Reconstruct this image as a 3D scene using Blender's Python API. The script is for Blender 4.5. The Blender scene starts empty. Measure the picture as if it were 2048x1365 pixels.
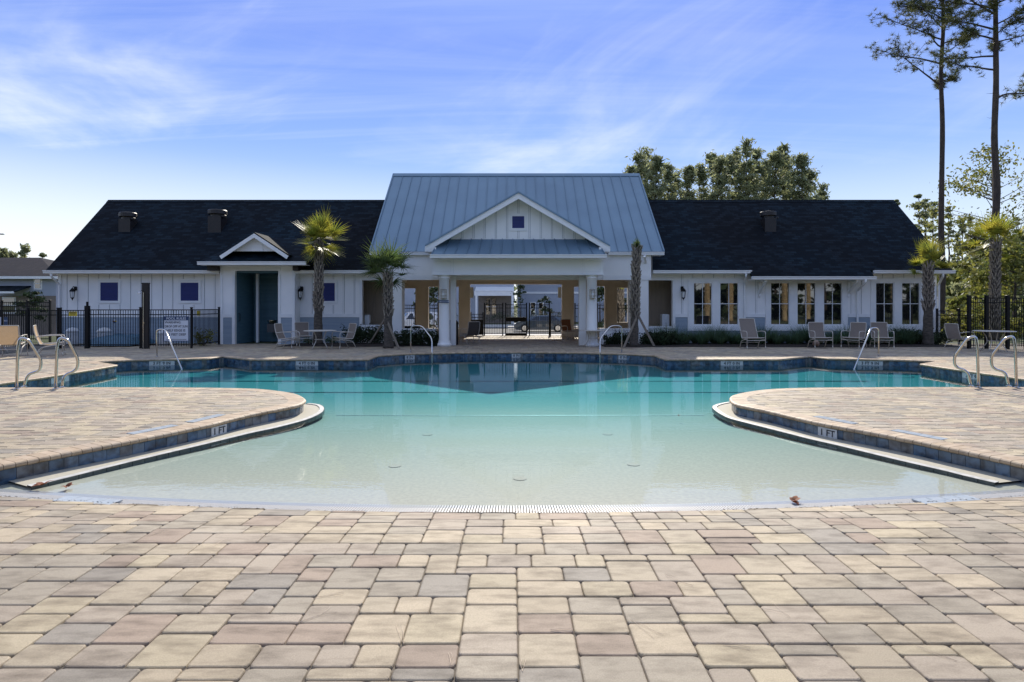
import bpy, math, random
import numpy as np
from mathutils import Vector, Matrix, noise
from mathutils.geometry import tessellate_polygon
random.seed(7); RNG = np.random.default_rng(11)
S = bpy.context.scene; COL = S.collection; R = math.radians; PI = math.pi
# ------------------------------------------------------------------ camera
F, H0, YH, CX = 1200.0, 1.7, 610.0, 1024.0          # photo lens in pixels, eye height, horizon row, middle column
cam_d = bpy.data.cameras.new('camera'); cam = bpy.data.objects.new('camera', cam_d); COL.objects.link(cam)
cam.location = (0, 0, H0); cam.rotation_euler = (R(90), 0, 0)
cam_d.sensor_width = 36; cam_d.lens = 36 * F / 2048; cam_d.shift_y = -(682.5 - YH) / 2048
cam_d.clip_start = 0.1; cam_d.clip_end = 4000
S.camera = cam
# ------------------------------------------------------------------ sky and sun
SUN_EL, SUN_AZ = R(33.7), R(4.4)                    # azimuth from +Y towards +X
W = bpy.data.worlds.new('World'); S.world = W; W.use_nodes = True
nt = W.node_tree; N = nt.nodes; LK = nt.links; N.clear()
def nd(t, **k):
    n = N.new(t)
    for a, b in k.items(): setattr(n, a, b)
    return n
def wmath(op, a, b=None, clamp=False):
    n = nd('ShaderNodeMath', operation=op, use_clamp=clamp)
    for i, v in enumerate((a, b)):
        if v is None: continue
        if isinstance(v, (int, float)): n.inputs[i].default_value = v
        else: LK.new(v, n.inputs[i])
    return n.outputs[0]
sky = nd('ShaderNodeTexSky', sky_type='NISHITA', sun_disc=False)
sky.sun_elevation = SUN_EL; sky.sun_rotation = SUN_AZ; sky.altitude = 20
sky.air_density = 1.0; sky.dust_density = 0.25; sky.ozone_density = 4.5
tc = nd('ShaderNodeTexCoord'); sep = nd('ShaderNodeSeparateXYZ'); LK.new(tc.outputs['Generated'], sep.inputs[0])
zc = wmath('MAXIMUM', sep.outputs[2], 0.0); zd = wmath('ADD', zc, 0.10)
px_ = wmath('DIVIDE', sep.outputs[0], zd); py_ = wmath('DIVIDE', sep.outputs[1], zd)
cmb = nd('ShaderNodeCombineXYZ'); LK.new(px_, cmb.inputs[0]); LK.new(py_, cmb.inputs[1])
def cloud(rot, sc, scale, lo, hi, dist=1.2, loc=(0, 0, 0)):
    mp = nd('ShaderNodeMapping'); LK.new(cmb.outputs[0], mp.inputs[0])
    mp.inputs['Rotation'].default_value[2] = rot; mp.inputs['Scale'].default_value = sc; mp.inputs['Location'].default_value = loc
    n = nd('ShaderNodeTexNoise'); LK.new(mp.outputs[0], n.inputs[0])
    n.inputs['Scale'].default_value = scale; n.inputs['Detail'].default_value = 9; n.inputs['Roughness'].default_value = .62
    n.inputs['Distortion'].default_value = dist
    m = nd('ShaderNodeMapRange', interpolation_type='SMOOTHSTEP'); LK.new(n.outputs[0], m.inputs[0])
    m.inputs[1].default_value = lo; m.inputs[2].default_value = hi
    return m.outputs[0]
def wisps(tilt, sc, scale, lo, hi, loc):
    m0 = nd('ShaderNodeMapping'); LK.new(tc.outputs['Generated'], m0.inputs[0]); m0.inputs['Rotation'].default_value[1] = tilt; m0.inputs['Location'].default_value = loc
    m1 = nd('ShaderNodeMapping'); LK.new(m0.outputs[0], m1.inputs[0]); m1.inputs['Scale'].default_value = sc
    n = nd('ShaderNodeTexNoise'); LK.new(m1.outputs[0], n.inputs[0]); n.inputs['Scale'].default_value = scale; n.inputs['Detail'].default_value = 10; n.inputs['Roughness'].default_value = .58; n.inputs['Distortion'].default_value = .7
    m = nd('ShaderNodeMapRange', interpolation_type='SMOOTHSTEP'); LK.new(n.outputs[0], m.inputs[0]); m.inputs[1].default_value = lo; m.inputs[2].default_value = hi
    return m.outputs[0]
c1 = wisps(R(20), (1.0, 1.0, 3.0), 2.4, .42, .92, (2.7, 1.4, .9))
c2 = cloud(R(-16), (.16, 1.3, 1), 1.6, .40, .76, .8, (7.3, 4.2, 0))
# thin cloud gathers towards the horizon and towards the left of the view
side = wmath('MULTIPLY', sep.outputs[0], -1.0)
low = nd('ShaderNodeMapRange', interpolation_type='SMOOTHSTEP'); LK.new(zc, low.inputs[0])
low.inputs[1].default_value = .42; low.inputs[2].default_value = .02; low.inputs[3].default_value = 0.55; low.inputs[4].default_value = 1.0  # overhead cirrus kept thicker, out of view, to add ambient light
lf = nd('ShaderNodeMapRange', interpolation_type='SMOOTHSTEP'); LK.new(side, lf.inputs[0])
lf.inputs[1].default_value = -.6; lf.inputs[2].default_value = .75; lf.inputs[3].default_value = .72; lf.inputs[4].default_value = 1.75
cs = wmath('ADD', wmath('MULTIPLY', c1, .82), wmath('MULTIPLY', c2, .22))
cs = wmath('MULTIPLY', wmath('MULTIPLY', cs, low.outputs[0]), lf.outputs[0], True)
veil = nd('ShaderNodeMapRange', interpolation_type='SMOOTHSTEP'); LK.new(zc, veil.inputs[0])
veil.inputs[1].default_value = .26; veil.inputs[2].default_value = .0; veil.inputs[3].default_value = 0; veil.inputs[4].default_value = .62
cs = wmath('MAXIMUM', cs, wmath('MULTIPLY', veil.outputs[0], lf.outputs[0], True), True)
tint = nd('ShaderNodeMix', data_type='RGBA', blend_type='MULTIPLY'); tint.inputs[0].default_value = 1
SKYMIX = nd('ShaderNodeMix', data_type='RGBA'); SKYMIX.inputs[0].default_value = .9
grad = nd('ShaderNodeValToRGB'); LK.new(zc, grad.inputs[0])
SK = [(0.0, (5.7, 6.2, 6.6)), (.10, (4.3, 5.3, 6.3)), (.22, (2.2, 3.4, 6.0)), (.40, (1.05, 1.95, 5.7)), (.62, (2.3, 3.2, 5.6)), (1.0, (3.6, 4.2, 5.5))]  # upper stops, above the view, raised to brighten the shaded facade
while len(grad.color_ramp.elements) < len(SK): grad.color_ramp.elements.new(.5)
for e, (p, c) in zip(grad.color_ramp.elements, SK): e.position = p; e.color = (*[v / 12 for v in c], 1)
gs = nd('ShaderNodeVectorMath', operation='SCALE'); LK.new(grad.outputs[0], gs.inputs[0]); gs.inputs['Scale'].default_value = 12
LK.new(sky.outputs[0], tint.inputs[6]); tint.inputs[7].default_value = (.75, .85, 1.2, 1)
LK.new(tint.outputs[2], SKYMIX.inputs[6]); LK.new(gs.outputs[0], SKYMIX.inputs[7])
cm = nd('ShaderNodeMix', data_type='RGBA'); LK.new(cs, cm.inputs[0]); LK.new(SKYMIX.outputs[2], cm.inputs[6]); cm.inputs[7].default_value = (6.6, 6.9, 7.2, 1)
bg = nd('ShaderNodeBackground'); LK.new(cm.outputs[2], bg.inputs[0]); bg.inputs[1].default_value = 0.098
wo = nd('ShaderNodeOutputWorld'); LK.new(bg.outputs[0], wo.inputs[0])
sl = bpy.data.lights.new('sun', 'SUN'); sl.energy = 4.0; sl.angle = R(.55); sl.color = (1, .93, .81)
sun = bpy.data.objects.new('sun', sl); COL.objects.link(sun); sun.location = (5, 60, 40)
sd = Vector((math.sin(SUN_AZ) * math.cos(SUN_EL), math.cos(SUN_AZ) * math.cos(SUN_EL), math.sin(SUN_EL)))
sun.rotation_euler = sd.to_track_quat('Z', 'Y').to_euler()
S.render.engine = 'CYCLES'
S.view_settings.view_transform = 'Standard'; S.view_settings.look = 'None'; S.view_settings.gamma = 1; S.view_settings.exposure = 0.74
S.cycles.pixel_filter_width = 1.15; S.cycles.max_bounces = 8; S.cycles.transparent_max_bounces = 24; S.cycles.diffuse_bounces = 4
S.cycles.caustics_reflective = False; S.cycles.caustics_refractive = False; S.cycles.sample_clamp_indirect = 6

# ------------------------------------------------------------------ helpers
def gp(px, py, z=0.0):                              # pixel -> point on the level z
    D = F * (H0 - z) / (py - YH); return Vector(((px - CX) * D / F, D, z))
def gd(px, py, D):                                  # pixel -> point at depth D
    return Vector(((px - CX) * D / F, D, H0 - (py - YH) * D / F))
def tag(o, label=None, cat=None, group=None, kind=None):
    if label: o['label'] = label
    if cat: o['category'] = cat
    if group: o['group'] = group
    if kind: o['kind'] = kind
    return o
def empty(name, loc, label, cat, group=None, rz=0):
    o = bpy.data.objects.new(name, None); COL.objects.link(o); o.location = loc; o.rotation_euler = (0, 0, rz)
    o.empty_display_size = .2
    return tag(o, label, cat, group)
class MB:
    def __init__(s): s.v = []; s.f = []; s.c = []; s.smooth = False; s.cut = []
    def poly(s, pts, col=None):
        b = len(s.v); s.v += [tuple(p) for p in pts]; s.f.append(tuple(range(b, b + len(pts)))); s.c.append(col or (1, 1, 1)); return s
    def raw(s, vs, fs, col=None):
        b = len(s.v); s.cut.append((b, len(s.f))); s.v += [tuple(p) for p in vs]
        for f in fs: s.f.append(tuple(b + i for i in f)); s.c.append(col or (1, 1, 1))
        return s
    def box(s, x0, x1, y0, y1, z0, z1, col=None, bev=0):
        if bev:
            return s.bevbox(x0, x1, y0, y1, z0, z1, bev, col)
        vs = [(x0, y0, z0), (x1, y0, z0), (x1, y1, z0), (x0, y1, z0), (x0, y0, z1), (x1, y0, z1), (x1, y1, z1), (x0, y1, z1)]
        return s.raw(vs, [(0, 3, 2, 1), (4, 5, 6, 7), (0, 1, 5, 4), (1, 2, 6, 5), (2, 3, 7, 6), (3, 0, 4, 7)], col)
    def bevbox(s, x0, x1, y0, y1, z0, z1, b, col=None):
        vs = []
        for z, i in ((z0, 0), (z1 - b, 0), (z1, b)):
            vs += [(x0 + i, y0 + i, z), (x1 - i, y0 + i, z), (x1 - i, y1 - i, z), (x0 + i, y1 - i, z)]
        fs = [(0, 3, 2, 1), (8, 9, 10, 11)]
        for k in (0, 4):
            for i in range(4): fs.append((k + i, k + (i + 1) % 4, k + 4 + (i + 1) % 4, k + 4 + i))
        return s.raw(vs, fs, col)
    def beam(s, a, b, w, h, up=(0, 0, 1), col=None):          # rectangular bar from a to b
        a = Vector(a); b = Vector(b); d = (b - a).normalized(); u = Vector(up)
        sx = d.cross(u)
        if sx.length < 1e-4: sx = d.cross(Vector((0, 1, 0)))
        sx.normalize(); u = sx.cross(d).normalized(); sx = sx * w / 2; u = u * h / 2
        vs = [a - sx - u, a + sx - u, a + sx + u, a - sx + u, b - sx - u, b + sx - u, b + sx + u, b - sx + u]
        return s.raw(vs, [(0, 3, 2, 1), (4, 5, 6, 7), (0, 1, 5, 4), (1, 2, 6, 5), (2, 3, 7, 6), (3, 0, 4, 7)][:6], col)
    def tube(s, pts, r, n=8, cap=True, col=None):
        pts = [Vector(p) for p in pts]; k = len(pts)
        rs = r if isinstance(r, (list, tuple)) else [r] * k
        b = len(s.v); ref = None
        for i, p in enumerate(pts):
            d = (pts[min(i + 1, k - 1)] - pts[max(i - 1, 0)]).normalized()
            if ref is None:
                ref = d.cross(Vector((0, 0, 1)));
                if ref.length < .1: ref = d.cross(Vector((0, 1, 0)))
            ref = (ref - d * ref.dot(d)).normalized(); w = d.cross(ref)
            for j in range(n):
                a = 2 * PI * j / n; s.v.append(tuple(p + (ref * math.cos(a) + w * math.sin(a)) * rs[i]))
        c = col or (1, 1, 1)
        for i in range(k - 1):
            for j in range(n):
                q = b + i * n; s.f.append((q + j, q + (j + 1) % n, q + n + (j + 1) % n, q + n + j)); s.c.append(c)
        if cap:
            s.f.append(tuple(b + j for j in reversed(range(n)))); s.c.append(c)
            s.f.append(tuple(b + (k - 1) * n + j for j in range(n))); s.c.append(c)
        return s
    def lathe(s, prof, n=16, cx=0, cy=0, col=None, sq=None):
        b = len(s.v); c = col or (1, 1, 1)
        for r, z in prof:
            for j in range(n):
                a = 2 * PI * (j + (.5 if n == 4 else 0)) / n; s.v.append((cx + r * math.cos(a), cy + r * math.sin(a), z))
        for i in range(len(prof) - 1):
            for j in range(n):
                q = b + i * n; s.f.append((q + j, q + (j + 1) % n, q + n + (j + 1) % n, q + n + j)); s.c.append(c)
        s.f.append(tuple(b + j for j in reversed(range(n)))); s.c.append(c)
        s.f.append(tuple(b + (len(prof) - 1) * n + j for j in range(n))); s.c.append(c)
        return s
    def slab(s, quad, t, nrm=None, col=None):                 # polygon with thickness t against its normal
        q = [Vector(p) for p in quad]
        n = Vector(nrm) if nrm else (q[1] - q[0]).cross(q[2] - q[0]).normalized()
        k = len(q); vs = q + [p - n * t for p in q]
        fs = [tuple(range(k)), tuple(reversed(range(k, 2 * k)))] + [(i, i + k, (i + 1) % k + k, (i + 1) % k) for i in range(k)]
        return s.raw(vs, fs, col)
    def mesh(s, name, mat, smooth=False):
        me = bpy.data.meshes.new(name); me.from_pydata(s.v, [], s.f)
        if mat: me.materials.append(mat)
        if any(c != (1, 1, 1) for c in s.c):
            at = me.attributes.new('col', 'FLOAT_COLOR', 'FACE')
            at.data.foreach_set('color', np.array([(c[0], c[1], c[2], 1) for c in s.c], dtype=np.float32).ravel())
        if smooth or s.smooth:
            me.polygons.foreach_set('use_smooth', [True] * len(me.polygons))
        me.update(); return me
    def build(s, name, mat, parent=None, world=False, kind=None, label=None, smooth=False):
        o = bpy.data.objects.new(name, s.mesh(name, mat, smooth)); COL.objects.link(o)
        if parent:
            o.parent = parent
            if world and parent.parent is None: o.location = -parent.location
        if kind: o['kind'] = kind
        if label: o['label'] = label
        return o
def build_each(mb, name, m, parent, world=True):             # every piece of the mesh becomes an object of its own
    cuts = mb.cut + [(len(mb.v), len(mb.f))]
    for (v0, f0), (v1, f1) in zip(cuts, cuts[1:]):
        q = MB(); q.v = mb.v[v0:v1]; q.f = [tuple(i - v0 for i in f) for f in mb.f[f0:f1]]; q.c = mb.c[f0:f1]; q.build(name, m, parent, world=world)
def instance(o, parent, loc, rot=None):                      # another piece of the same shape
    c = o.copy(); COL.objects.link(c); c.parent = parent; c.location = loc
    if rot is not None: c.rotation_euler = rot
    return c
def copy_tree(o, parent=None):
    c = o.copy(); COL.objects.link(c); c.parent = parent
    for ch in [x for x in KIDS.get(o.name, [])]: copy_tree(ch, c)
    return c
KIDS = {}
def index_kids():
    KIDS.clear()
    for o in bpy.data.objects:
        if o.parent: KIDS.setdefault(o.parent.name, []).append(o)
def fillet(pts, r, n=5):
    pts = [Vector(p) for p in pts]; out = [pts[0]]
    for i in range(1, len(pts) - 1):
        a, b, c = pts[i - 1], pts[i], pts[i + 1]
        d1 = (a - b); d2 = (c - b); rr = min(r, d1.length * .48, d2.length * .48)
        p = b + d1.normalized() * rr; q = b + d2.normalized() * rr
        for k in range(n + 1):
            t = k / n; out.append(p * (1 - t) ** 2 + b * 2 * t * (1 - t) + q * t * t)
    out.append(pts[-1]); return out
def text_mesh(txt, size, ext=.002):
    cu = bpy.data.curves.new('lettering', 'FONT'); cu.body = txt; cu.size = size; cu.extrude = ext; cu.offset = size * .009
    cu.align_x = 'CENTER'; cu.align_y = 'CENTER'; cu.resolution_u = 2
    o = bpy.data.objects.new('tmp', cu); COL.objects.link(o)
    me = bpy.data.meshes.new_from_object(o); bpy.data.objects.remove(o); bpy.data.curves.remove(cu)
    return me
def text(txt, size, parent, loc, rot, mat, bold=0, name='lettering'):
    me = text_mesh(txt, size); me.materials.clear(); me.materials.append(mat)
    if bold:
        for v in me.vertices: pass
    o = bpy.data.objects.new(name, me); COL.objects.link(o); o.parent = parent; o.location = loc; o.rotation_euler = rot
    return o

# ------------------------------------------------------------------ materials
def mat(name, c1, c2=None, scale=8, rough=.6, metal=0, bump=0, bscale=60, bdist=.004, spec=.5, attr=False, stretch=None, trans=0, detail=6, lo=.35, hi=.65, coat=0, island=0, macro=0):
    m = bpy.data.materials.new(name); m.use_nodes = True; t = m.node_tree; n = t.nodes; l = t.links
    b = n['Principled BSDF']; b.inputs['Roughness'].default_value = rough; b.inputs['Metallic'].default_value = metal
    b.inputs['Specular IOR Level'].default_value = spec; b.inputs['Coat Weight'].default_value = coat
    tcn = n.new('ShaderNodeTexCoord'); vec = tcn.outputs['Object']
    if stretch:
        mp = n.new('ShaderNodeMapping'); mp.inputs['Scale'].default_value = stretch; l.new(vec, mp.inputs[0]); vec = mp.outputs[0]
    if attr:
        a = n.new('ShaderNodeAttribute'); a.attribute_name = 'col'; out = a.outputs['Color']
    else:
        rgb = n.new('ShaderNodeRGB'); rgb.outputs[0].default_value = (*c1, 1); out = rgb.outputs[0]
    if c2 is not None:
        no = n.new('ShaderNodeTexNoise'); no.inputs['Scale'].default_value = scale; no.inputs['Detail'].default_value = detail; l.new(vec, no.inputs[0])
        mr = n.new('ShaderNodeMapRange'); mr.inputs[1].default_value = lo; mr.inputs[2].default_value = hi; l.new(no.outputs[0], mr.inputs[0])
        mx = n.new('ShaderNodeMix'); mx.data_type = 'RGBA'; l.new(mr.outputs[0], mx.inputs[0])
        if attr: mx.blend_type = 'MULTIPLY'
        l.new(out, mx.inputs[6]); mx.inputs[7].default_value = (*c2, 1); out = mx.outputs[2]
    if macro:
        tg = n.new('ShaderNodeNewGeometry')
        for sc_, lo_, hi_, a_, b_ in ((.55, .35, .65, 1 - macro, 1 + macro * .5), (140, .3, .7, .86, 1.10)):
            n3 = n.new('ShaderNodeTexNoise'); n3.inputs['Scale'].default_value = sc_; n3.inputs['Detail'].default_value = 4; l.new(tg.outputs['Position'], n3.inputs[0])
            r3 = n.new('ShaderNodeMapRange'); r3.inputs[1].default_value = lo_; r3.inputs[2].default_value = hi_; r3.inputs[3].default_value = a_; r3.inputs[4].default_value = b_; l.new(n3.outputs[0], r3.inputs[0])
            v3 = n.new('ShaderNodeVectorMath'); v3.operation = 'SCALE'; l.new(out, v3.inputs[0]); l.new(r3.outputs[0], v3.inputs['Scale']); out = v3.outputs[0]
    if island:
        g = n.new('ShaderNodeNewGeometry'); mr = n.new('ShaderNodeMapRange'); mr.inputs[3].default_value = 1 - island; mr.inputs[4].default_value = 1 + island
        l.new(g.outputs['Random Per Island'], mr.inputs[0])
        vm = n.new('ShaderNodeVectorMath'); vm.operation = 'SCALE'; l.new(out, vm.inputs[0]); l.new(mr.outputs[0], vm.inputs['Scale']); out = vm.outputs[0]
    l.new(out, b.inputs['Base Color'])
    if bump:
        nb = n.new('ShaderNodeTexNoise'); nb.inputs['Scale'].default_value = bscale; nb.inputs['Detail'].default_value = 5; l.new(vec, nb.inputs[0])
        bp = n.new('ShaderNodeBump'); bp.inputs['Strength'].default_value = bump; bp.inputs['Distance'].default_value = bdist
        l.new(nb.outputs[0], bp.inputs['Height']); l.new(bp.outputs[0], b.inputs['Normal'])
    if trans:
        tr = n.new('ShaderNodeBsdfTranslucent'); l.new(out, tr.inputs[0]); ms = n.new('ShaderNodeMixShader'); ms.inputs[0].default_value = trans
        l.new(b.outputs[0], ms.inputs[1]); l.new(tr.outputs[0], ms.inputs[2]); l.new(ms.outputs[0], n['Material Output'].inputs[0])
    return m
M = {}
M['paver'] = mat('paver', (1, 1, 1), (.54, .52, .50), scale=4.6, rough=.72, bump=1.0, bscale=170, bdist=.003, spec=.35, attr=True, stretch=(1, 2.8, 1), detail=10, lo=.44, hi=.74, macro=.14)
M['sand'] = mat('joint_sand', (.17, .14, .105), (.09, .075, .06), scale=30, rough=.95, bump=.6, bscale=300)
M['coping'] = mat('coping', (1, 1, 1), (.74, .70, .66), scale=7, rough=.62, bump=.4, bscale=260, bdist=.0015, attr=True)
M['tile'] = mat('glazed_tile', (1, 1, 1), (.42, .36, .34), scale=9, rough=.25, bump=.15, bscale=30, attr=True, detail=8, lo=.40, hi=.66)
M['grout'] = mat('grout', (.30, .31, .31), (.18, .2, .2), scale=20, rough=.85)
M['plaster'] = mat('pool_plaster', (.42, .385, .30), (.35, .325, .26), scale=26, rough=.8, bump=.25, bscale=400, bdist=.001, detail=8)
M['rim'] = mat('white_rim', (.60, .58, .53), (.42, .41, .37), scale=12, rough=.45, bump=.2, bscale=120)
M['inlet'] = mat('pale_inlet', (.46, .43, .35), None, rough=1, spec=0)
M['rimtile'] = mat('dark_rim_tile', (.045, .06, .06), (.09, .10, .09), scale=14, rough=.3)
M['white'] = mat('white_paint', (.88, .87, .84), (.82, .82, .80), scale=1.3, rough=.55, bump=.12, bscale=90, bdist=.001)
M['trim'] = mat('white_trim', (.82, .82, .80), (.76, .77, .77), scale=3, rough=.45)
M['siding'] = mat('grey_blue_siding', (.30, .36, .41), (.25, .31, .37), scale=2, rough=.65, stretch=(.3, 1, 6), bump=.15, bscale=30)
M['teal'] = mat('teal_siding', (.10, .20, .24), (.075, .16, .20), scale=2, rough=.6, stretch=(.3, 1, 6))
M['tan'] = mat('warm_lit_tan', (.74, .68, .60), (.68, .625, .55), scale=2, rough=.75, bump=.2, bscale=120)  # warm bounce light put into the breezeway wall colour
M['beige'] = mat('beige_board', (.46, .38, .29), (.4, .33, .25), scale=3, rough=.7, stretch=(3, 1, .3))
M['metalroof'] = mat('galvalume_roof', (.175, .265, .345), (.15, .23, .305), scale=.6, rough=.45, metal=.3, bump=.08, bscale=3, bdist=.01)
M['blue'] = mat('blue_louvre', (.035, .045, .17), (.025, .03, .12), scale=6, rough=.5)
M['black'] = mat('black_powdercoat', (.006, .006, .0065), None, rough=.55, spec=.25)
M['shade_line'] = mat('weathered_joint', (.22, .24, .26), None, rough=.9)  # dark grey paint standing in for the shaded joint beside each batten
M['bronze'] = mat('dark_bronze', (.018, .013, .011), (.01, .008, .008), scale=12, rough=.5)
M['steel'] = mat('brushed_steel', (.62, .60, .57), (.5, .49, .47), scale=20, rough=.16, metal=1, stretch=(1, 1, .1))
M['frame'] = mat('cream_frame', (.58, .54, .47), (.5, .46, .4), scale=9, rough=.4)
M['sling'] = mat('sling_fabric', (.30, .25, .21), (.24, .2, .17), scale=60, rough=.9, bump=.3, bscale=300, bdist=.001, trans=.25)
M['slingtan'] = mat('tan_sling', (.50, .36, .22), (.43, .3, .18), scale=60, rough=.9, bump=.3, bscale=300, bdist=.001, trans=.25)
M['slingdark'] = mat('dark_sling', (.10, .085, .075), (.07, .06, .055), scale=60, rough=.9, trans=.2)
M['slingbrown'] = mat('brown_sling', (.22, .09, .035), (.17, .07, .03), scale=60, rough=.9, trans=.2)
M['mulch'] = mat('mulch', (.035, .022, .015), (.012, .009, .007), scale=25, rough=1, bump=1, bscale=60, bdist=.03)
M['grassground'] = mat('lawn', (.06, .085, .025), (.10, .10, .045), scale=.8, rough=1, bump=.8, bscale=12, bdist=.05)
M['concrete'] = mat('concrete', (.48, .46, .42), (.40, .38, .35), scale=2, rough=.85, bump=.2, bscale=50)
M['asphalt'] = mat('asphalt', (.06, .06, .06), (.045, .045, .047), scale=6, rough=.9, bump=.4, bscale=150)
M['frond'] = mat('palm_frond', (.20, .24, .035), (.36, .31, .04), scale=2.5, rough=.42, trans=.55, island=.3)
M['fronddark'] = mat('palm_frond_green', (.055, .095, .03), (.10, .13, .035), scale=2.5, rough=.65, trans=.5, island=.3)
M['palmtrunk'] = mat('palm_trunk', (.12, .10, .08), (.06, .05, .04), scale=9, rough=.95, bump=.9, bscale=22, bdist=.03, stretch=(1, 1, 2.5))
M['boot'] = mat('palm_boot', (.36, .31, .24), (.20, .165, .13), scale=14, rough=.9, bump=.6, bscale=50, bdist=.01, island=.25)
M['bark'] = mat('pine_bark', (.085, .065, .05), (.045, .035, .03), scale=7, rough=1, bump=1, bscale=9, bdist=.05, stretch=(1, 1, .35))
M['needle'] = mat('pine_needles', (.075, .095, .03), (.13, .13, .045), scale=1.2, rough=.6, trans=.4, island=.35)
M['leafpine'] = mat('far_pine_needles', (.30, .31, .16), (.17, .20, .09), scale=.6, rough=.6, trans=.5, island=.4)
M['leafy'] = mat('broad_leaves', (.26, .24, .05), (.12, .15, .035), scale=.9, rough=.6, trans=.45, island=.4)
M['leafdark'] = mat('dark_leaves', (.035, .055, .018), (.02, .035, .014), scale=.8, rough=.8, trans=.2, island=.4)
M['ornamental'] = mat('ornamental_grass', (.07, .14, .08), (.11, .15, .06), scale=2, rough=.7, trans=.35, island=.4)
M['wood'] = mat('stake_wood', (.25, .21, .16), (.18, .15, .12), scale=20, rough=.85)
M['yellow'] = mat('yellow_sign', (.70, .52, .03), None, rough=.5)
M['signblue'] = mat('sign_navy', (.03, .06, .13), None, rough=.5)
M['signwhite'] = mat('sign_white', (.66, .69, .74), None, rough=.5)
M['ink'] = mat('ink', (.02, .022, .03), None, rough=.6)
M['marker'] = mat('marker_tile', (.62, .63, .62), (.5, .52, .52), scale=30, rough=.3)
M['markerblue'] = mat('marker_blue_tile', (.34, .38, .40), (.45, .47, .47), scale=18, rough=.3)
M['grille'] = mat('white_grate', (.52, .52, .51), None, rough=.4)
M['void'] = mat('drain_void', (.10, .10, .10), None, rough=.9)
M['leafdry'] = mat('dry_leaf', (.28, .075, .02), (.16, .05, .02), scale=50, rough=.7, trans=.3)
M['darksteel'] = mat('dull_steel', (.12, .12, .12), None, rough=.5, metal=.3)
M['straw'] = mat('pine_straw', (.70, .56, .40), None, rough=.8)
M['glassw'] = mat('window_glass', (.010, .012, .013), None, rough=.02)
M['glassw'].node_tree.nodes['Principled BSDF'].inputs['IOR'].default_value = 2.3
M['slat'] = mat('blue_slat', (.055, .07, .25), None, rough=.45)
M['paletrunk'] = mat('sunlit_palm_trunk', (.5, .38, .22), (.3, .22, .12), scale=9, rough=.9, bump=.8, bscale=20, bdist=.03)  # light straw tan, brightened so trunks mirrored in the windows look sunlit
M['carglass'] = mat('car_glass', (.01, .012, .014), None, rough=.03, spec=.8)
M['carblue'] = mat('car_paint_slate', (.06, .085, .11), None, rough=.25, metal=.4, coat=1)
M['carwhite'] = mat('car_paint_white', (.72, .73, .74), None, rough=.25, coat=1)
M['tyre'] = mat('tyre', (.015, .015, .015), None, rough=.85)
M['red'] = mat('tail_light', (.35, .01, .01), None, rough=.2)
M['plastic'] = mat('white_plastic', (.6, .62, .63), (.5, .52, .54), scale=5, rough=.5)
M['cover'] = mat('blue_tarp', (.07, .16, .23), (.05, .11, .17), scale=4, rough=.6, bump=.8, bscale=5, bdist=.06)
M['frost'] = mat('frosted_glass', (.75, .76, .74), None, rough=.35)
M['taupe'] = mat('taupe_wall', (.22, .18, .15), (.18, .15, .12), scale=3, rough=.8)
M['farwall'] = mat('pale_grey_wall', (.38, .41, .47), (.34, .37, .43), scale=1, rough=.8)
M['ball'] = mat('tan_ball', (.42, .27, .19), (.3, .2, .15), scale=10, rough=.6)
def shingle_mat(name, ca, cb, cc):
    m = bpy.data.materials.new(name); m.use_nodes = True; t = m.node_tree; n = t.nodes; l = t.links; b = n['Principled BSDF']
    b.inputs['Roughness'].default_value = .85; b.inputs['Specular IOR Level'].default_value = .12
    tcn = n.new('ShaderNodeTexCoord'); sp = n.new('ShaderNodeSeparateXYZ'); l.new(tcn.outputs['Object'], sp.inputs[0])
    cb_ = n.new('ShaderNodeCombineXYZ'); l.new(sp.outputs[0], cb_.inputs[0]); l.new(sp.outputs[2], cb_.inputs[1])
    br = n.new('ShaderNodeTexBrick'); l.new(cb_.outputs[0], br.inputs[0]); br.inputs['Scale'].default_value = 1
    br.inputs['Brick Width'].default_value = .30; br.inputs['Row Height'].default_value = .10; br.inputs['Mortar Size'].default_value = .007
    br.inputs['Color1'].default_value = (*ca, 1); br.inputs['Color2'].default_value = (*cb, 1); br.inputs['Mortar'].default_value = (.006, .007, .008, 1)
    br.inputs['Bias'].default_value = -.35
    no = n.new('ShaderNodeTexNoise'); no.inputs['Scale'].default_value = .22; no.inputs['Detail'].default_value = 4; l.new(tcn.outputs['Object'], no.inputs[0])
    mr = n.new('ShaderNodeMapRange'); mr.inputs[1].default_value = .38; mr.inputs[2].default_value = .62; l.new(no.outputs[0], mr.inputs[0])
    mx = n.new('ShaderNodeMix'); mx.data_type = 'RGBA'; mx.blend_type = 'MULTIPLY'; l.new(mr.outputs[0], mx.inputs[0]); l.new(br.outputs[0], mx.inputs[6]); mx.inputs[7].default_value = (*cc, 1)
    l.new(mx.outputs[2], b.inputs['Base Color'])
    bp = n.new('ShaderNodeBump'); bp.inputs['Strength'].default_value = .6; bp.inputs['Distance'].default_value = .012; bp.invert = True
    l.new(br.outputs['Fac'], bp.inputs['Height']); l.new(bp.outputs[0], b.inputs['Normal'])
    return m
M['shingle'] = shingle_mat('dark_shingles', (.004, .010, .017), (.017, .036, .052), (1.0, .60, .55))
M['shinglebrown'] = shingle_mat('brown_shingles', (.028, .025, .028), (.045, .038, .038), (.8, .8, .9))
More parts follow.
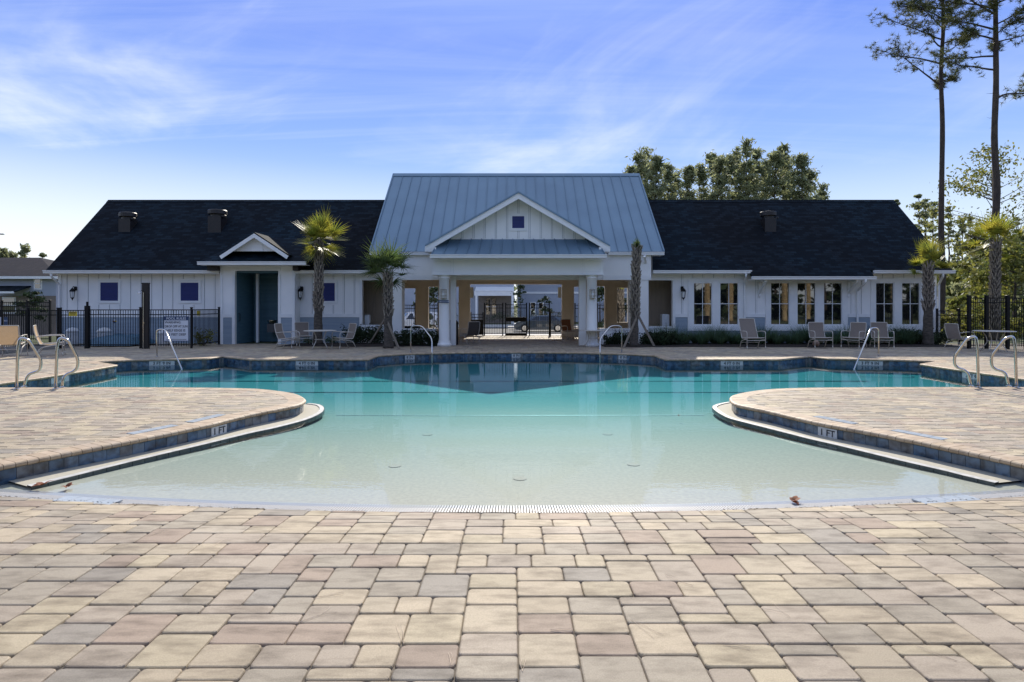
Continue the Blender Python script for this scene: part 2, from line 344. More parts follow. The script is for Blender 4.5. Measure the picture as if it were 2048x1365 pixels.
def water_mat():
    m = bpy.data.materials.new('pool_water'); m.use_nodes = True; t = m.node_tree; n = t.nodes; l = t.links; n.clear()
    o = n.new('ShaderNodeOutputMaterial'); tr = n.new('ShaderNodeBsdfTransparent'); gl = n.new('ShaderNodeBsdfGlossy'); gl.inputs['Roughness'].default_value = .012
    fr = n.new('ShaderNodeFresnel'); gb_ = n.new('ShaderNodeNewGeometry'); ir = n.new('ShaderNodeMapRange'); ir.inputs[3].default_value = 1.33; ir.inputs[4].default_value = 1 / 1.33
    l.new(gb_.outputs['Backfacing'], ir.inputs[0]); l.new(ir.outputs[0], fr.inputs[0])
    tcn = n.new('ShaderNodeTexCoord'); mp = n.new('ShaderNodeMapping'); mp.inputs['Scale'].default_value = (.8, 1.6, 1); l.new(tcn.outputs['Object'], mp.inputs[0])
    n1 = n.new('ShaderNodeTexNoise'); n1.inputs['Scale'].default_value = 3.2; n1.inputs['Detail'].default_value = 4; l.new(mp.outputs[0], n1.inputs[0])
    bp = n.new('ShaderNodeBump'); bp.inputs['Strength'].default_value = .35; bp.inputs['Distance'].default_value = .0035; l.new(n1.outputs[0], bp.inputs['Height'])
    n2 = n.new('ShaderNodeTexNoise'); n2.inputs['Scale'].default_value = 16; n2.inputs['Detail'].default_value = 3; l.new(mp.outputs[0], n2.inputs[0])
    bp2 = n.new('ShaderNodeBump'); bp2.inputs['Strength'].default_value = .3; bp2.inputs['Distance'].default_value = .0007; l.new(n2.outputs[0], bp2.inputs['Height']); l.new(bp.outputs[0], bp2.inputs['Normal'])
    l.new(bp2.outputs[0], gl.inputs['Normal'])
    ms = n.new('ShaderNodeMixShader'); l.new(fr.outputs[0], ms.inputs[0]); l.new(tr.outputs[0], ms.inputs[1]); l.new(gl.outputs[0], ms.inputs[2])
    l.new(ms.outputs[0], o.inputs[0])
    va = n.new('ShaderNodeVolumeAbsorption'); va.inputs[0].default_value = (.0, .775, .895, 1); va.inputs[1].default_value = 1.12; l.new(va.outputs[0], o.inputs['Volume'])
    return m
M['water'] = water_mat()
# ------------------------------------------------------------------ pool outline
def catmull(P, n=6):
    out = []
    for i in range(len(P) - 1):
        p0 = P[max(i - 1, 0)]; p1 = P[i]; p2 = P[i + 1]; p3 = P[min(i + 2, len(P) - 1)]
        for k in range(n):
            t = k / n
            out.append(.5 * ((2 * p1) + (p2 - p0) * t + (2 * p0 - 5 * p1 + 4 * p2 - p3) * t * t + (3 * p1 - p0 - 3 * p2 + p3) * t ** 3))
    out.append(P[-1]); return out
def resample(P, step):
    d = [0]
    for a, b in zip(P, P[1:]): d.append(d[-1] + (b - a).length)
    n = max(1, round(d[-1] / step)); out = []; j = 0
    for i in range(n + 1):
        t = d[-1] * i / n
        while j < len(d) - 2 and d[j + 1] < t: j += 1
        u = (t - d[j]) / max(1e-9, d[j + 1] - d[j]); out.append(P[j].lerp(P[j + 1], u))
    return out
g2 = lambda l, z=0.0: [Vector(gp(x, y, z)[:2]) for x, y in l]
LN = g2([(-10, 934), (139, 905), (278, 878.5), (418, 849.5), (450, 841.5), (500, 829.5), (550, 819.5), (585, 812.5), (602, 808), (610.5, 803), (612, 799), (604, 793), (590, 787.5), (565, 783), (530, 779), (500, 777.3), (420, 775.8), (300, 775), (150, 775), (-62, 775.5)])
LF = g2([(-62, 775.5), (0, 767), (111, 751), (195, 737.5), (237, 730), (195, 723.6), (267, 720), (417, 717), (445, 713), (479, 716.5), (500, 719), (737, 719), (757, 711.5), (806, 708), (917, 705.4), (1037, 704.6)])
RN = g2([(2058, 931), (1967, 910.5), (1894, 895.5), (1821, 880), (1748, 866), (1626, 843.5), (1541, 823.5), (1517, 818.5), (1494, 814), (1471, 808.5), (1462, 803.5), (1458.3, 798), (1460.5, 793.6), (1467, 790), (1486, 785.5), (1520, 780.5), (1560, 777.5), (1620, 775.8), (1700, 775.2), (1850, 774.5), (2168, 774.5)])
RF = g2([(2168, 774.5), (2048, 757.7), (1938, 742.5), (1838, 728), (1871, 722.5), (1800, 720), (1660, 717.5), (1618, 713), (1577, 717), (1560, 719), (1330, 719), (1309, 711), (1250, 708), (1150, 705.4), (1037, 704.6)])
LN[0] = LN[0]; LN.insert(0, LN[0] + (LN[0] - LN[1]).normalized() * .25); RN.insert(0, RN[0] + (RN[0] - RN[1]).normalized() * .25)
segL = [catmull(LN), LF]; segR = [catmull(RN), RF]
POOL_TOP = []                                        # wall line, left trench end -> far middle -> right trench end
wallpts = resample(segL[0], .152) + resample(segL[1], .152)[1:]
wr = resample(segR[0], .152) + resample(segR[1], .152)[1:]
wallpts += list(reversed(wr))[1:]
WATER = -.20
A0 = wallpts[0]; A1 = wallpts[-1]
YC = 5.62                                            # trench line at the middle of the beach
def trench_y(x): return YC + (x * x) * .0185
arc = [Vector((x, trench_y(x))) for x in np.linspace(A1.x, A0.x, 40)]
POLY = np.array([(p.x, p.y) for p in wallpts] + [(p.x, p.y) for p in arc[1:-1]])
WL = np.array([(p.x, p.y) for p in wallpts])
def inside(P, Q=POLY):
    x = P[:, 0][:, None]; y = P[:, 1][:, None]; a = Q; b = np.roll(Q, -1, 0)
    c = ((a[:, 1] > y) != (b[:, 1] > y)) & (x < (b[:, 0] - a[:, 0]) * (y - a[:, 1]) / (b[:, 1] - a[:, 1] + 1e-12) + a[:, 0])
    return (c.sum(1) % 2) == 1
def nearest(P, Q=WL):
    a = Q[:-1]; d = Q[1:] - Q[:-1]; L2 = (d ** 2).sum(1) + 1e-12
    t = np.clip(((P[:, None, :] - a) * d).sum(2) / L2, 0, 1); q = a + t[..., None] * d
    ds = np.sqrt(((P[:, None, :] - q) ** 2).sum(2)); k = ds.argmin(1); i = np.arange(len(P))
    return ds[i, k], q[i, k], d[k]
# deck outline and ground heights
FX = 8.2; FY0 = -7.0
def fz(x, y):                                        # height of the beach approach
    ty = trench_y(max(-6, min(6, x)))
    s = max(0, min(1, (y - (ty - .98)) / .98)); z = -.112 + (-.188 + .112) * s
    e = max(0, min(1, (abs(x) - 6.2) / 1.8)); e = e * e * (3 - 2 * e)
    return z * (1 - e)
def sheet(name, outer, holes, z, m, kind='structure', parent=None):
    rings = [[Vector((p[0], p[1], 0)) for p in outer]] + [[Vector((p[0], p[1], 0)) for p in h] for h in holes]
    tr = tessellate_polygon(rings); vs = [tuple((v.x, v.y, z)) for r in rings for v in r]
    mb = MB(); mb.v = vs
    for t in tr:
        a, b, c = (Vector(vs[i]) for i in t)
        t = t if (b - a).cross(c - a).z > 0 else (t[0], t[2], t[1])
        mb.f.append(tuple(t)); mb.c.append((1, 1, 1))
    o = mb.build(name, m, parent); 
    if kind: o['kind'] = kind
    return o
outer_hole = [(p.x, p.y) for p in wallpts] + [(FX, trench_y(6) - .35), (FX, FY0), (-FX, FY0), (-FX, trench_y(6) - .35)]
inset_hole = outer_hole
DX0, DX1, DY1 = -24.0, 24.5, 26.4
deck = sheet('pool_deck', [(DX0, FY0 - 2), (DX1, FY0 - 2), (DX1, DY1), (DX0, DY1)], [outer_hole], -.016, M['sand'])
ground = MB()
G = 1500
for x0, x1, y0, y1 in ((-G, G, -G, FY0 - 2), (-G, DX0, FY0 - 2, DY1), (DX1, G, FY0 - 2, DY1)): ground.poly([(x0, y0, -.02), (x1, y0, -.02), (x1, y1, -.02), (x0, y1, -.02)])
ys = [DY1, 33.6, 45, 60, 120, G]; zs = [-.02, -.02, -.62, -.62, -.62, -.62]
for i in range(5): ground.poly([(-G, ys[i], zs[i]), (G, ys[i], zs[i]), (G, ys[i + 1], zs[i + 1]), (-G, ys[i + 1], zs[i + 1])])
tag(ground.build('ground', M['grassground']), kind='structure')
# ------------------------------------------------------------------ paving
TONES = [((.50, .405, .27), 4), ((.455, .375, .255), 5), ((.405, .332, .25), 7), ((.36, .31, .232), 6), ((.335, .245, .18), 3), ((.265, .24, .20), 2), ((.52, .43, .275), 2.5)]
def tone():
    c = random.choices([t[0] for t in TONES], [t[1] for t in TONES])[0]; k = random.uniform(.90, 1.08); return tuple(min(.6, (v * .68 + m_ * .32) * k) for v, m_ in zip(c, (.40, .326, .245)))
U = .1042
def pack(nx, ny, seed, band=None):
    rnd = random.Random(seed); sky_ = [0] * nx; out = []; x = 0
    while True:
        m = min(sky_)
        if m >= ny: break
        i = sky_.index(m); j = i
        while j < nx and sky_[j] == m: j += 1
        run = j - i
        nb = [b for b in (band or []) if b > m]; lim = (nb[0] - m) if nb else 99
        if run >= 2:
            w = rnd.choices([2, 3, 4], [2.2, 5, 1.6])[0]; w = min(w, run)
            if run - w == 1: w = w - 1 if w > 2 else (3 if run == 3 else w)
            if run - w == 1: w = run if run <= 4 else 3
        else: w = 1
        hh = rnd.choices([2, 3, 1], [7, 2.6 if w == 3 else 0, 1.6 if w >= 3 else 0])[0]
        hh = min(hh, lim)
        if lim - hh == 1 and lim <= 3: hh = lim
        if run <= 4 and w == run and rnd.random() < .35:          # level with a neighbour where possible
            nbh = [sky_[i - 1]] if i else []
            if j < nx: nbh.append(sky_[j])
            for q in nbh:
                if 1 < q - m <= 3: hh = min(q - m, lim)
        out.append((i, m, w, hh))
        for k in range(i, i + w): sky_[k] = m + hh
    return out
def clip(poly, q, n):
    out = []
    for i in range(len(poly)):
        a = poly[i]; b = poly[(i + 1) % len(poly)]; da = (a - q).dot(n); db = (b - q).dot(n)
        if da >= 0: out.append(a)
        if (da >= 0) != (db >= 0): out.append(a.lerp(b, da / (da - db)))
    return out
def inset(poly, d):
    n = len(poly); out = []; c = sum(poly, Vector((0, 0))) / n
    for i in range(n):
        p = poly[i]; a = (p - poly[i - 1]); b = (poly[(i + 1) % n] - p)
        if a.length < 1e-6 or b.length < 1e-6: out.append(p.copy()); continue
        a.normalize(); b.normalize(); na = Vector((-a.y, a.x)); nb = Vector((-b.y, b.x)); m = na + nb
        if m.length < .3: out.append(p + na * d); continue
        m.normalize(); out.append(p + m * d / max(.5, m.dot(na)))
    return out
def stone(mb, poly, zf, col, full=True, gap=.0022, rnd=.024, ch=.010, rise=0, tilt=(0, 0)):
    poly = inset(poly, gap)
    if full:                                         # tumbled corners
        q = []
        n = len(poly)
        for i in range(n):
            p = poly[i]; a = poly[i - 1] - p; b = poly[(i + 1) % n] - p
            ra = min(rnd * random.uniform(.6, 1.5), a.length * .3); rb = min(rnd * random.uniform(.6, 1.5), b.length * .3)
            pa = p + a.normalized() * ra; pb = p + b.normalized() * rb
            q += [pa, (pa + pb + p * 1.6) / 3.6, pb]
        poly = q
    n = len(poly); c = sum(poly, Vector((0, 0))) / n
    tp = inset(poly, ch)
    zz = lambda p, d: zf(p.x, p.y) + rise + tilt[0] * (p.x - c.x) + tilt[1] * (p.y - c.y) - d
    if full:
        t2 = inset(poly, ch * .35)
        rings = [[(p.x, p.y, zz(p, .032)) for p in poly], [(p.x, p.y, zz(p, .0105)) for p in poly], [(p.x, p.y, zz(p, .0032)) for p in t2], [(p.x, p.y, zz(p, 0)) for p in tp]]
    else:
        rings = [[(p.x, p.y, zz(p, .018)) for p in poly], [(p.x, p.y, zz(p, .007)) for p in poly], [(p.x, p.y, zz(p, 0)) for p in tp]]
    vs = [v for r in rings for v in r]; fs = [tuple((len(rings) - 1) * n + i for i in range(n))]
    for k in range(len(rings) - 1):
        for i in range(n): fs.append((k * n + i, k * n + (i + 1) % n, (k + 1) * n + (i + 1) % n, (k + 1) * n + i))
    mb.raw(vs, fs, col)
# beach approach: sheet following the slope, then pavers, the ones in view each a part
app = MB(); gx = np.linspace(-FX, FX, 60); npt = 26
for i in range(len(gx) - 1):
    for j in range(npt):
        P = []
        for xx, jj in ((gx[i], j), (gx[i + 1], j), (gx[i + 1], j + 1), (gx[i], j + 1)):
            ty = trench_y(max(-6, min(6, xx))) - .02; yy = FY0 + (ty - FY0) * (jj / npt) ** .5
            P.append((xx, yy, fz(xx, yy) - .014))
        app.poly(P)
beach = app.build('beach_paving', M['sand']); tag(beach, kind='structure')
X0 = -FX; nx = int(2 * FX / U); rows0 = -6.9
crest = int(round((4.52 - rows0) / U)); ny = int((6.2 - rows0) / U)
PV = pack(nx, ny, 5, band=[crest - 2, crest])
cands = []; rest = MB()
offx = random.uniform(0, .1)
for (i, j, w, h) in PV:
    x0 = X0 + i * U; y0 = rows0 + j * U; x1 = x0 + w * U; y1 = y0 + h * U
    poly = [Vector(p) for p in ((x0, y0), (x1, y0), (x1, y1), (x0, y1))]
    cx = (x0 + x1) / 2; cy = (y0 + y1) / 2
    ty = trench_y(cx)
    if abs(cx) > 6: ty = trench_y(6) - .36
    if y1 > ty - .21:
        sl_ = .037 * cx if abs(cx) <= 6 else 0; nrm = Vector((sl_, -1)).normalized(); poly = clip(poly, Vector((cx, ty - .205)), nrm)
        if len(poly) < 3: continue
        a = sum(poly[k].cross(poly[(k + 1) % len(poly)]) for k in range(len(poly))) / 2
        if a < .0025: continue
    vis = cy > 2.6 and abs(cx) < .853 * (cy + .25) + .25
    if vis: cands.append((cy, poly))
    else: stone(rest, poly, fz, tone(), full=False)
cands.sort(key=lambda c: c[0])
for k, (cy, poly) in enumerate(cands):
    args = dict(rise=random.uniform(-.0018, .0025), tilt=(random.uniform(-.006, .006), random.uniform(-.006, .006)))
    if k < 300:
        mb = MB(); stone(mb, poly, fz, tone(), True, **args); mb.build('paver', M['paver'], beach, smooth=False)
    else: stone(rest, poly, fz, tone(), True, **args)
rest.build('far_pavers', M['paver'], beach, kind='stuff')
# raised deck around the pool
BX0, BX1, BY0, BY1 = -17.5, 18.5, 5.2, 26.3
PV = pack(int((BX1 - BX0) / U), int((BY1 - BY0) / U), 9)
C4 = np.array([[(BX0 + i * U, BY0 + j * U), (BX0 + (i + w) * U, BY0 + j * U), (BX0 + (i + w) * U, BY0 + (j + h) * U), (BX0 + i * U, BY0 + (j + h) * U)] for i, j, w, h in PV])
HOLE = np.array(outer_hole)
ins = inside(C4.reshape(-1, 2), HOLE).reshape(-1, 4); CC = C4.mean(1); dist, qn, dn = nearest(CC); insc = inside(CC, HOLE)
CW = .30
dk = MB(); cnt = 0
flat = lambda x, y: 0.0
for k in range(len(PV)):
    if insc[k] and (dist[k] > .3 or ins[k].all()): continue
    cx, cy = CC[k]
    if cy < 6.6 and abs(cx) > 5.4 and not (abs(cx) < .853 * cy + .6): 
        if insc[k]: continue
    if abs(cx) > .853 * (cy + 1.0) + 1.0: continue
    poly = [Vector(p) for p in C4[k]]
    if dist[k] < CW + .3:
        sgn = -1 if insc[k] else 1
        n = (Vector(CC[k]) - Vector(qn[k])) * sgn
        if n.length < 1e-4: continue
        n.normalize(); poly = clip(poly, Vector(qn[k]) + n * (CW - .012), n)
        if len(poly) < 3: continue
        a = sum(poly[m].cross(poly[(m + 1) % len(poly)]) for m in range(len(poly))) / 2
        if a < .002: continue
        if inside(np.array([[p.x, p.y] for p in poly]), HOLE).any(): continue
    stone(dk, poly, flat, tone(), full=False, gap=.0035, ch=.008, rise=random.uniform(-.0015, .002))
dk.build('pavers', M['paver'], deck, kind='stuff')
# ------------------------------------------------------------------ pool shell, coping, tiles
pool = MB()
def floor_z(x, y):
    t = y - trench_y(max(-6, min(6, x)))
    P = [(-9, -.215), (0, -.215), (.6, -.226), (2.5, -.258), (5.0, -.312), (6.5, -.355), (8.0, -.40), (40, -.42)]
    for (a, za), (b, zb) in zip(P, P[1:]):
        if t <= b: return za + (zb - za) * (t - a) / (b - a)
    return -.42
xs = np.arange(-13.2, 13.8, .3); yy_ = np.arange(5.4, 22.2, .2)
b0 = 0
for y in yy_:
    for x in xs: pool.v.append((float(x), float(y), floor_z(x, y)))
nxs = len(xs)
for j in range(len(yy_) - 1):
    for i in range(nxs - 1):
        a = j * nxs + i; pool.f.append((a, a + 1, a + nxs + 1, a + nxs)); pool.c.append((1, 1, 1))
poolo = pool.build('pool_basin', M['plaster'], smooth=True); tag(poolo, kind='structure')
nW = len(wallpts)
nrm = []                                             # outward (deck side) normals; pool lies to the right of the walk
for i in range(nW):
    a = wallpts[max(i - 1, 0)]; b = wallpts[min(i + 1, nW - 1)]; d = (b - a).normalized(); n = Vector((-d.y, d.x)); nrm.append(n)
test = wallpts[40] + nrm[40] * .3
if inside(np.array([[test.x, test.y]]))[0]: nrm = [-n for n in nrm]
mnrm = []
for i in range(nW):                                   # mitre length
    if 0 < i < nW - 1:
        d = (wallpts[i + 1] - wallpts[i]).normalized(); n0 = Vector((-d.y, d.x))
        if n0.dot(nrm[i]) < 0: n0 = -n0
        mnrm.append(nrm[i] / max(.6, nrm[i].dot(n0)))
    else: mnrm.append(nrm[i])
wallm = MB()
for i in range(nW - 1):
    a = wallpts[i] + nrm[i] * .048; b = wallpts[i + 1] + nrm[i + 1] * .048
    wallm.poly([(a.x, a.y, -.01), (b.x, b.y, -.01), (b.x, b.y, -1.0), (a.x, a.y, -1.0)])
wallm.build('pool_wall', M['grout'], poolo)
prof = [(.30, -.05), (.30, .002), (.034, .004), (.014, -.002), (.002, -.014), (.0, -.028), (.004, -.044), (.018, -.054), (.05, -.056)]
order = sorted(range(nW - 1), key=lambda i: wallpts[i].length)
nearset = set(order[:300])
crest_c = MB(); crest_t = MB()
COPT = [(.49, .375, .25), (.46, .35, .235), (.51, .40, .275), (.43, .335, .235), (.47, .355, .23)]
TILE = [(.08, .15, .24), (.115, .18, .25), (.065, .13, .21), (.135, .185, .235), (.18, .195, .205)]
def mitres(P):
    out = []
    for i in range(len(P)):
        d = (P[min(i + 1, len(P) - 1)] - P[max(i - 1, 0)]).normalized(); n = Vector((-d.y, d.x)); out.append(n)
    t_ = P[30] + out[30] * .3
    if inside(np.array([[t_.x, t_.y]]))[0]: out = [-n for n in out]
    res = []
    for i in range(len(P)):
        if 0 < i < len(P) - 1:
            d = (P[i + 1] - P[i]).normalized(); n0 = Vector((-d.y, d.x)); n0 = n0 if n0.dot(out[i]) > 0 else -n0; res.append(out[i] / max(.6, out[i].dot(n0)))
        else: res.append(out[i])
    return res
cp = resample(segL[0], .108) + resample(segL[1], .108)[1:]; cr_ = resample(segR[0], .108) + resample(segR[1], .108)[1:]; cp += list(reversed(cr_))[1:]
cn = mitres(cp); corder = set(sorted(range(len(cp) - 1), key=lambda i: cp[i].length)[:300])
for i in range(len(cp) - 1):
    a, b = cp[i], cp[i + 1]; na, nb = cn[i], cn[i + 1]; d = (b - a)
    if d.length < .03: continue
    e = d.normalized() * .0028
    mb = MB() if i in corder else crest_c
    vs = []
    dz = random.uniform(-.001, .0015)
    for (p, n, ee) in ((a, na, e), (b, nb, -e)):
        for o_, z in prof:
            q = p + n * o_ + ee; vs.append((q.x, q.y, z + dz))
    m = len(prof); fs = [(k, k + 1, m + k + 1, m + k) for k in range(m - 1)] + [tuple(range(m))[::-1], tuple(range(m, 2 * m))]
    k = random.uniform(.92, 1.07); c = tuple(v * k for v in random.choice(COPT)); mb.raw(vs, fs, c)
    if i in corder: mb.build('coping_stone', M['coping'], poolo)
for i in range(nW - 1):
    a, b = wallpts[i], wallpts[i + 1]; na, nb = mnrm[i], mnrm[i + 1]; d = (b - a)
    if d.length < .03: continue
    e = d.normalized() * .0022
    mt = MB() if i in nearset else crest_t
    for z1, z0 in ((-.062, -.203), (-.208, -.36)):
        if z1 < -.1 and i in nearset: mtt = crest_t
        else: mtt = mt
        q = [a + na * .040 + e * 1.1, b + nb * .040 - e * 1.1, b + nb * .050 - e * 1.1, a + na * .050 + e * 1.1]
        vs = [(p.x, p.y, z) for z in (z0, z1) for p in q]; k = random.uniform(.8, 1.2)
        mtt.raw(vs, [(0, 1, 5, 4), (3, 2, 1, 0), (4, 5, 6, 7), (0, 4, 7, 3), (1, 2, 6, 5)], tuple(v * k for v in random.choice(TILE)))
    if i in nearset: mt.build('wall_tile', M['tile'], poolo)
crest_c.build('far_coping', M['coping'], poolo, kind='stuff'); crest_t.build('far_tiles', M['tile'], poolo, kind='stuff')
# rim ledge in front of each deck tongue
LR = g2([(618, 806), (640, 809), (648, 816.5), (641, 826), (612, 839), (556, 854), (500, 866), (418, 886), (278, 919), (139, 953.5), (62, 972)], -.175)
RR = g2([(1461, 803), (1447, 805), (1431, 809), (1424.6, 814), (1433, 822.5), (1447, 831), (1461, 837), (1486, 843.6), (1558.6, 862), (1621.6, 878), (1683, 892), (1740, 906), (1818, 924.7), (1886, 940), (1935.5, 952.5), (1990, 965)], -.175)
for ln, side_ in ((LR, -1), (RR, 1)):
    P = resample(catmull(ln), .155)
    rim = MB(); rt = MB(); led = MB(); n_ = []
    for i in range(len(P)):
        d = (P[min(i + 1, len(P) - 1)] - P[max(i - 1, 0)]).normalized(); n = Vector((-d.y, d.x))
        n_.append(n)
    dd, qq, _ = nearest(np.array([[p.x, p.y] for p in P]))
    ref = Vector(qq[len(P) // 2]) - P[len(P) // 2]
    if n_[len(P) // 2].dot(ref) < 0: n_ = [-n for n in n_]
    for i in range(len(P) - 1):
        a, b = P[i], P[i + 1]; a1 = a + n_[i] * .075; b1 = b + n_[i + 1] * .075
        rim.raw([(a.x, a.y, -.180), (b.x, b.y, -.180), (b1.x, b1.y, -.176), (a1.x, a1.y, -.176), (a1.x, a1.y, -.192), (b1.x, b1.y, -.192)], [(0, 1, 2, 3), (3, 2, 5, 4)])
        e = (b - a).normalized() * .004; o1 = a - n_[i] * .010 + e; o2 = b - n_[i + 1] * .010 - e
        rt.raw([(o1.x, o1.y, -.1835), (o2.x, o2.y, -.1835), (b.x, b.y, -.1835), (a.x, a.y, -.1835), (o1.x, o1.y, -.25), (o2.x, o2.y, -.25), (b.x, b.y, -.25), (a.x, a.y, -.25)], [(0, 1, 2, 3), (4, 5, 1, 0), (0, 3, 7, 4), (1, 5, 6, 2)])
        w0 = Vector(qq[i]) ; w1 = Vector(qq[i + 1])
        w0 = w0 + (w0 - a).normalized() * .06; w1 = w1 + (w1 - b).normalized() * .06
        led.poly([(a1.x, a1.y, -.190), (b1.x, b1.y, -.190), (w1.x, w1.y, -.190), (w0.x, w0.y, -.190)])
    rim.build('gutter_rim', M['rim'], poolo); rt.build('rim_tiles', M['rimtile'], poolo, kind='stuff'); led.build('gutter_ledge', M['plaster'], poolo)
    # pale tile line on the floor a little further out
    fl = MB()
    for i in range(3, len(P) - 5):
        a, b = P[i] - n_[i] * .28, P[i + 1] - n_[i + 1] * .28; a1 = a - n_[i] * .05; b1 = b - n_[i + 1] * .05
        q = (a, b, b1, a1) if (b - a).cross(b1 - a) > 0 else (a1, b1, b, a)
        fl.poly([(p.x, p.y, floor_z(p.x, p.y) + .012) for p in q])
# lines across the floor, bubbler discs
def floor_line(y, x0, x1, w, m, up=.006):
    mb = MB(); n = 60
    for i in range(n):
        xa = x0 + (x1 - x0) * i / n; xb = x0 + (x1 - x0) * (i + 1) / n
        mb.poly([(xa, y, floor_z(xa, y) + up), (xb, y, floor_z(xb, y) + up), (xb, y + w, floor_z(xb, y + w) + up), (xa, y + w, floor_z(xa, y + w) + up)])
    mb.build('floor_tile_line', m, poolo)
floor_line(10.9, -3.2, 3.5, .05, M['rim']); floor_line(14.3, -8, 8.3, .10, M['rimtile']); floor_line(16.4, -9.5, 9.8, .14, M['rimtile'])
for px, py in ((790, 934), (1040, 961), (1267, 931), (855, 866), (1215, 865)):
    p = gp(px, py, -.25); z = floor_z(p.x, p.y); mb = MB(); mb.poly([(p.x + .075 * math.cos(2 * PI * k / 24), p.y + .075 * math.sin(2 * PI * k / 24), z + .006) for k in range(24)])
    mb.build('floor_inlet', M['plaster'], poolo)
# water
def outset(d):
    out = []
    for i in range(nW): out.append(wallpts[i] + nrm[i] * d)
    return out
wp = outset(.044); wp = wp + [Vector((x, trench_y(x) - .11)) for x in np.linspace(A1.x, A0.x, 40)][1:-1]
rings = [[Vector((p.x, p.y, 0)) for p in wp]]; tr = tessellate_polygon(rings); wm = MB(); n = len(wp)
wm.v = [(p.x, p.y, WATER) for p in wp] + [(p.x, p.y, -1.2) for p in wp]
for t in tr:
    a, b, c = (rings[0][i] for i in t); t = t if (b - a).cross(c - a).z > 0 else (t[0], t[2], t[1])
    wm.f.append(tuple(t)); wm.c.append((1, 1, 1)); wm.f.append(tuple(i + n for i in reversed(t))); wm.c.append((1, 1, 1))
area = sum(wp[i].cross(wp[(i + 1) % n]) for i in range(n))
for i in range(n):
    j = (i + 1) % n; q = (i, i + n, j + n, j); wm.f.append(q if area < 0 else tuple(reversed(q))); wm.c.append((1, 1, 1))
tag(wm.build('water', M['water']), kind='structure')
# trench drain with a grate of single bars
drain = empty('trench_drain', (0, trench_y(0), -.19), 'white slotted trench drain grate curving along the beach edge of the pool', 'drain')
ch = MB(); n = 80; xa = np.linspace(A0.x - .1, A1.x + .1, n)
for i in range(n - 1):
    x0, x1 = xa[i], xa[i + 1]; y0, y1 = trench_y(x0), trench_y(x1)
    ch.poly([(x0, y0 - .22, -.213), (x1, y1 - .22, -.213), (x1, y1 + .1, -.2145), (x0, y0 + .1, -.2145)])
    for o_, zz_ in ((-.205, -.186),):
        ch.raw([(x0, y0 + o_, zz_), (x1, y1 + o_, zz_), (x1, y1 + o_ + .02, zz_), (x0, y0 + o_ + .02, zz_), (x0, y0 + o_, zz_ - .03), (x1, y1 + o_, zz_ - .03), (x1, y1 + o_ + .02, zz_ - .03), (x0, y0 + o_ + .02, zz_ - .03)], [(0, 1, 2, 3), (4, 5, 1, 0), (3, 2, 6, 7)])
ch.build('channel', M['void'], drain, world=True)
bars = []; x = A0.x + .02
while x < A1.x:
    bars.append(x); x += .026
bars.sort(key=lambda x: abs(x))
slat_me = None; stuff = MB()
def bar(mb, w, col=None):
    vs = []
    for yy0, zt in ((-.185, .003), (.09, -.0215)):
        vs += [(-w, yy0, zt - .02), (w, yy0, zt - .02), (w, yy0, zt), (-w, yy0, zt)]
    mb.raw(vs, [(0, 1, 2, 3), (7, 6, 5, 4), (3, 2, 6, 7), (0, 3, 7, 4), (1, 5, 6, 2)])
bb = MB(); bar(bb, .0075); proto = None
for k, x in enumerate(bars):
    y = trench_y(x); rz = math.atan(.037 * x)
    loc = Vector((x, y, -.1885))
    if k < 290:
        if proto is None: proto = bb.build('grate_bar', M['grille'], drain); proto.location = loc - drain.location; proto.rotation_euler = (0, 0, rz)
        else: instance(proto, drain, loc - drain.location, (0, 0, rz))
    else:
        mm = Matrix.Translation(loc) @ Matrix.Rotation(rz, 4, 'Z'); stuff.raw([mm @ Vector(v) for v in bb.v], bb.f)
stuff.build('grate_bars', M['grille'], drain, world=True, kind='stuff')
# depth markers
def at_wall(px, lo, hi):                              # wall index whose picture column is nearest, between depths lo and hi
    best = min((i for i in range(1, nW - 2) if lo < wallpts[i].y < hi), key=lambda i: abs(wallpts[i].x / wallpts[i].y * F + CX - px)); return best
marks = [(436, 5, 10, '1 FT', .30), (1638, 5, 10, '1 FT', .30), (610, 17, 20.5, '4 FT 0 IN', .70), (1464, 17, 20.5, '4 FT 0 IN', .70), (320, 17.8, 20.5, '3 FT 9 IN', .72), (1737, 17.8, 20.5, '3 FT 9 IN', .72),
         (817, 20, 23, '8 IN', .34), (1026, 20, 23, '8 IN', .34), (1243, 20, 23, '8 IN', .34), (122, 12.6, 16.8, '3 FT 9', .6), (1935, 12.6, 16.8, '3 FT 9', .6)]
where = {0: 'on the left tongue wall', 1: 'on the right tongue wall', 2: 'on the far wall in front of the patio table', 3: 'on the far wall before the right bed',
         4: 'on the far left wall beside the stair rail', 5: 'on the far right wall beside the stair rail', 6: 'at the left rail of the middle bay', 7: 'at the centre of the breezeway entrance', 8: 'at the right rail of the middle bay',
         9: 'on the side wall behind the left grab rails', 10: 'on the side wall behind the right grab rails'}
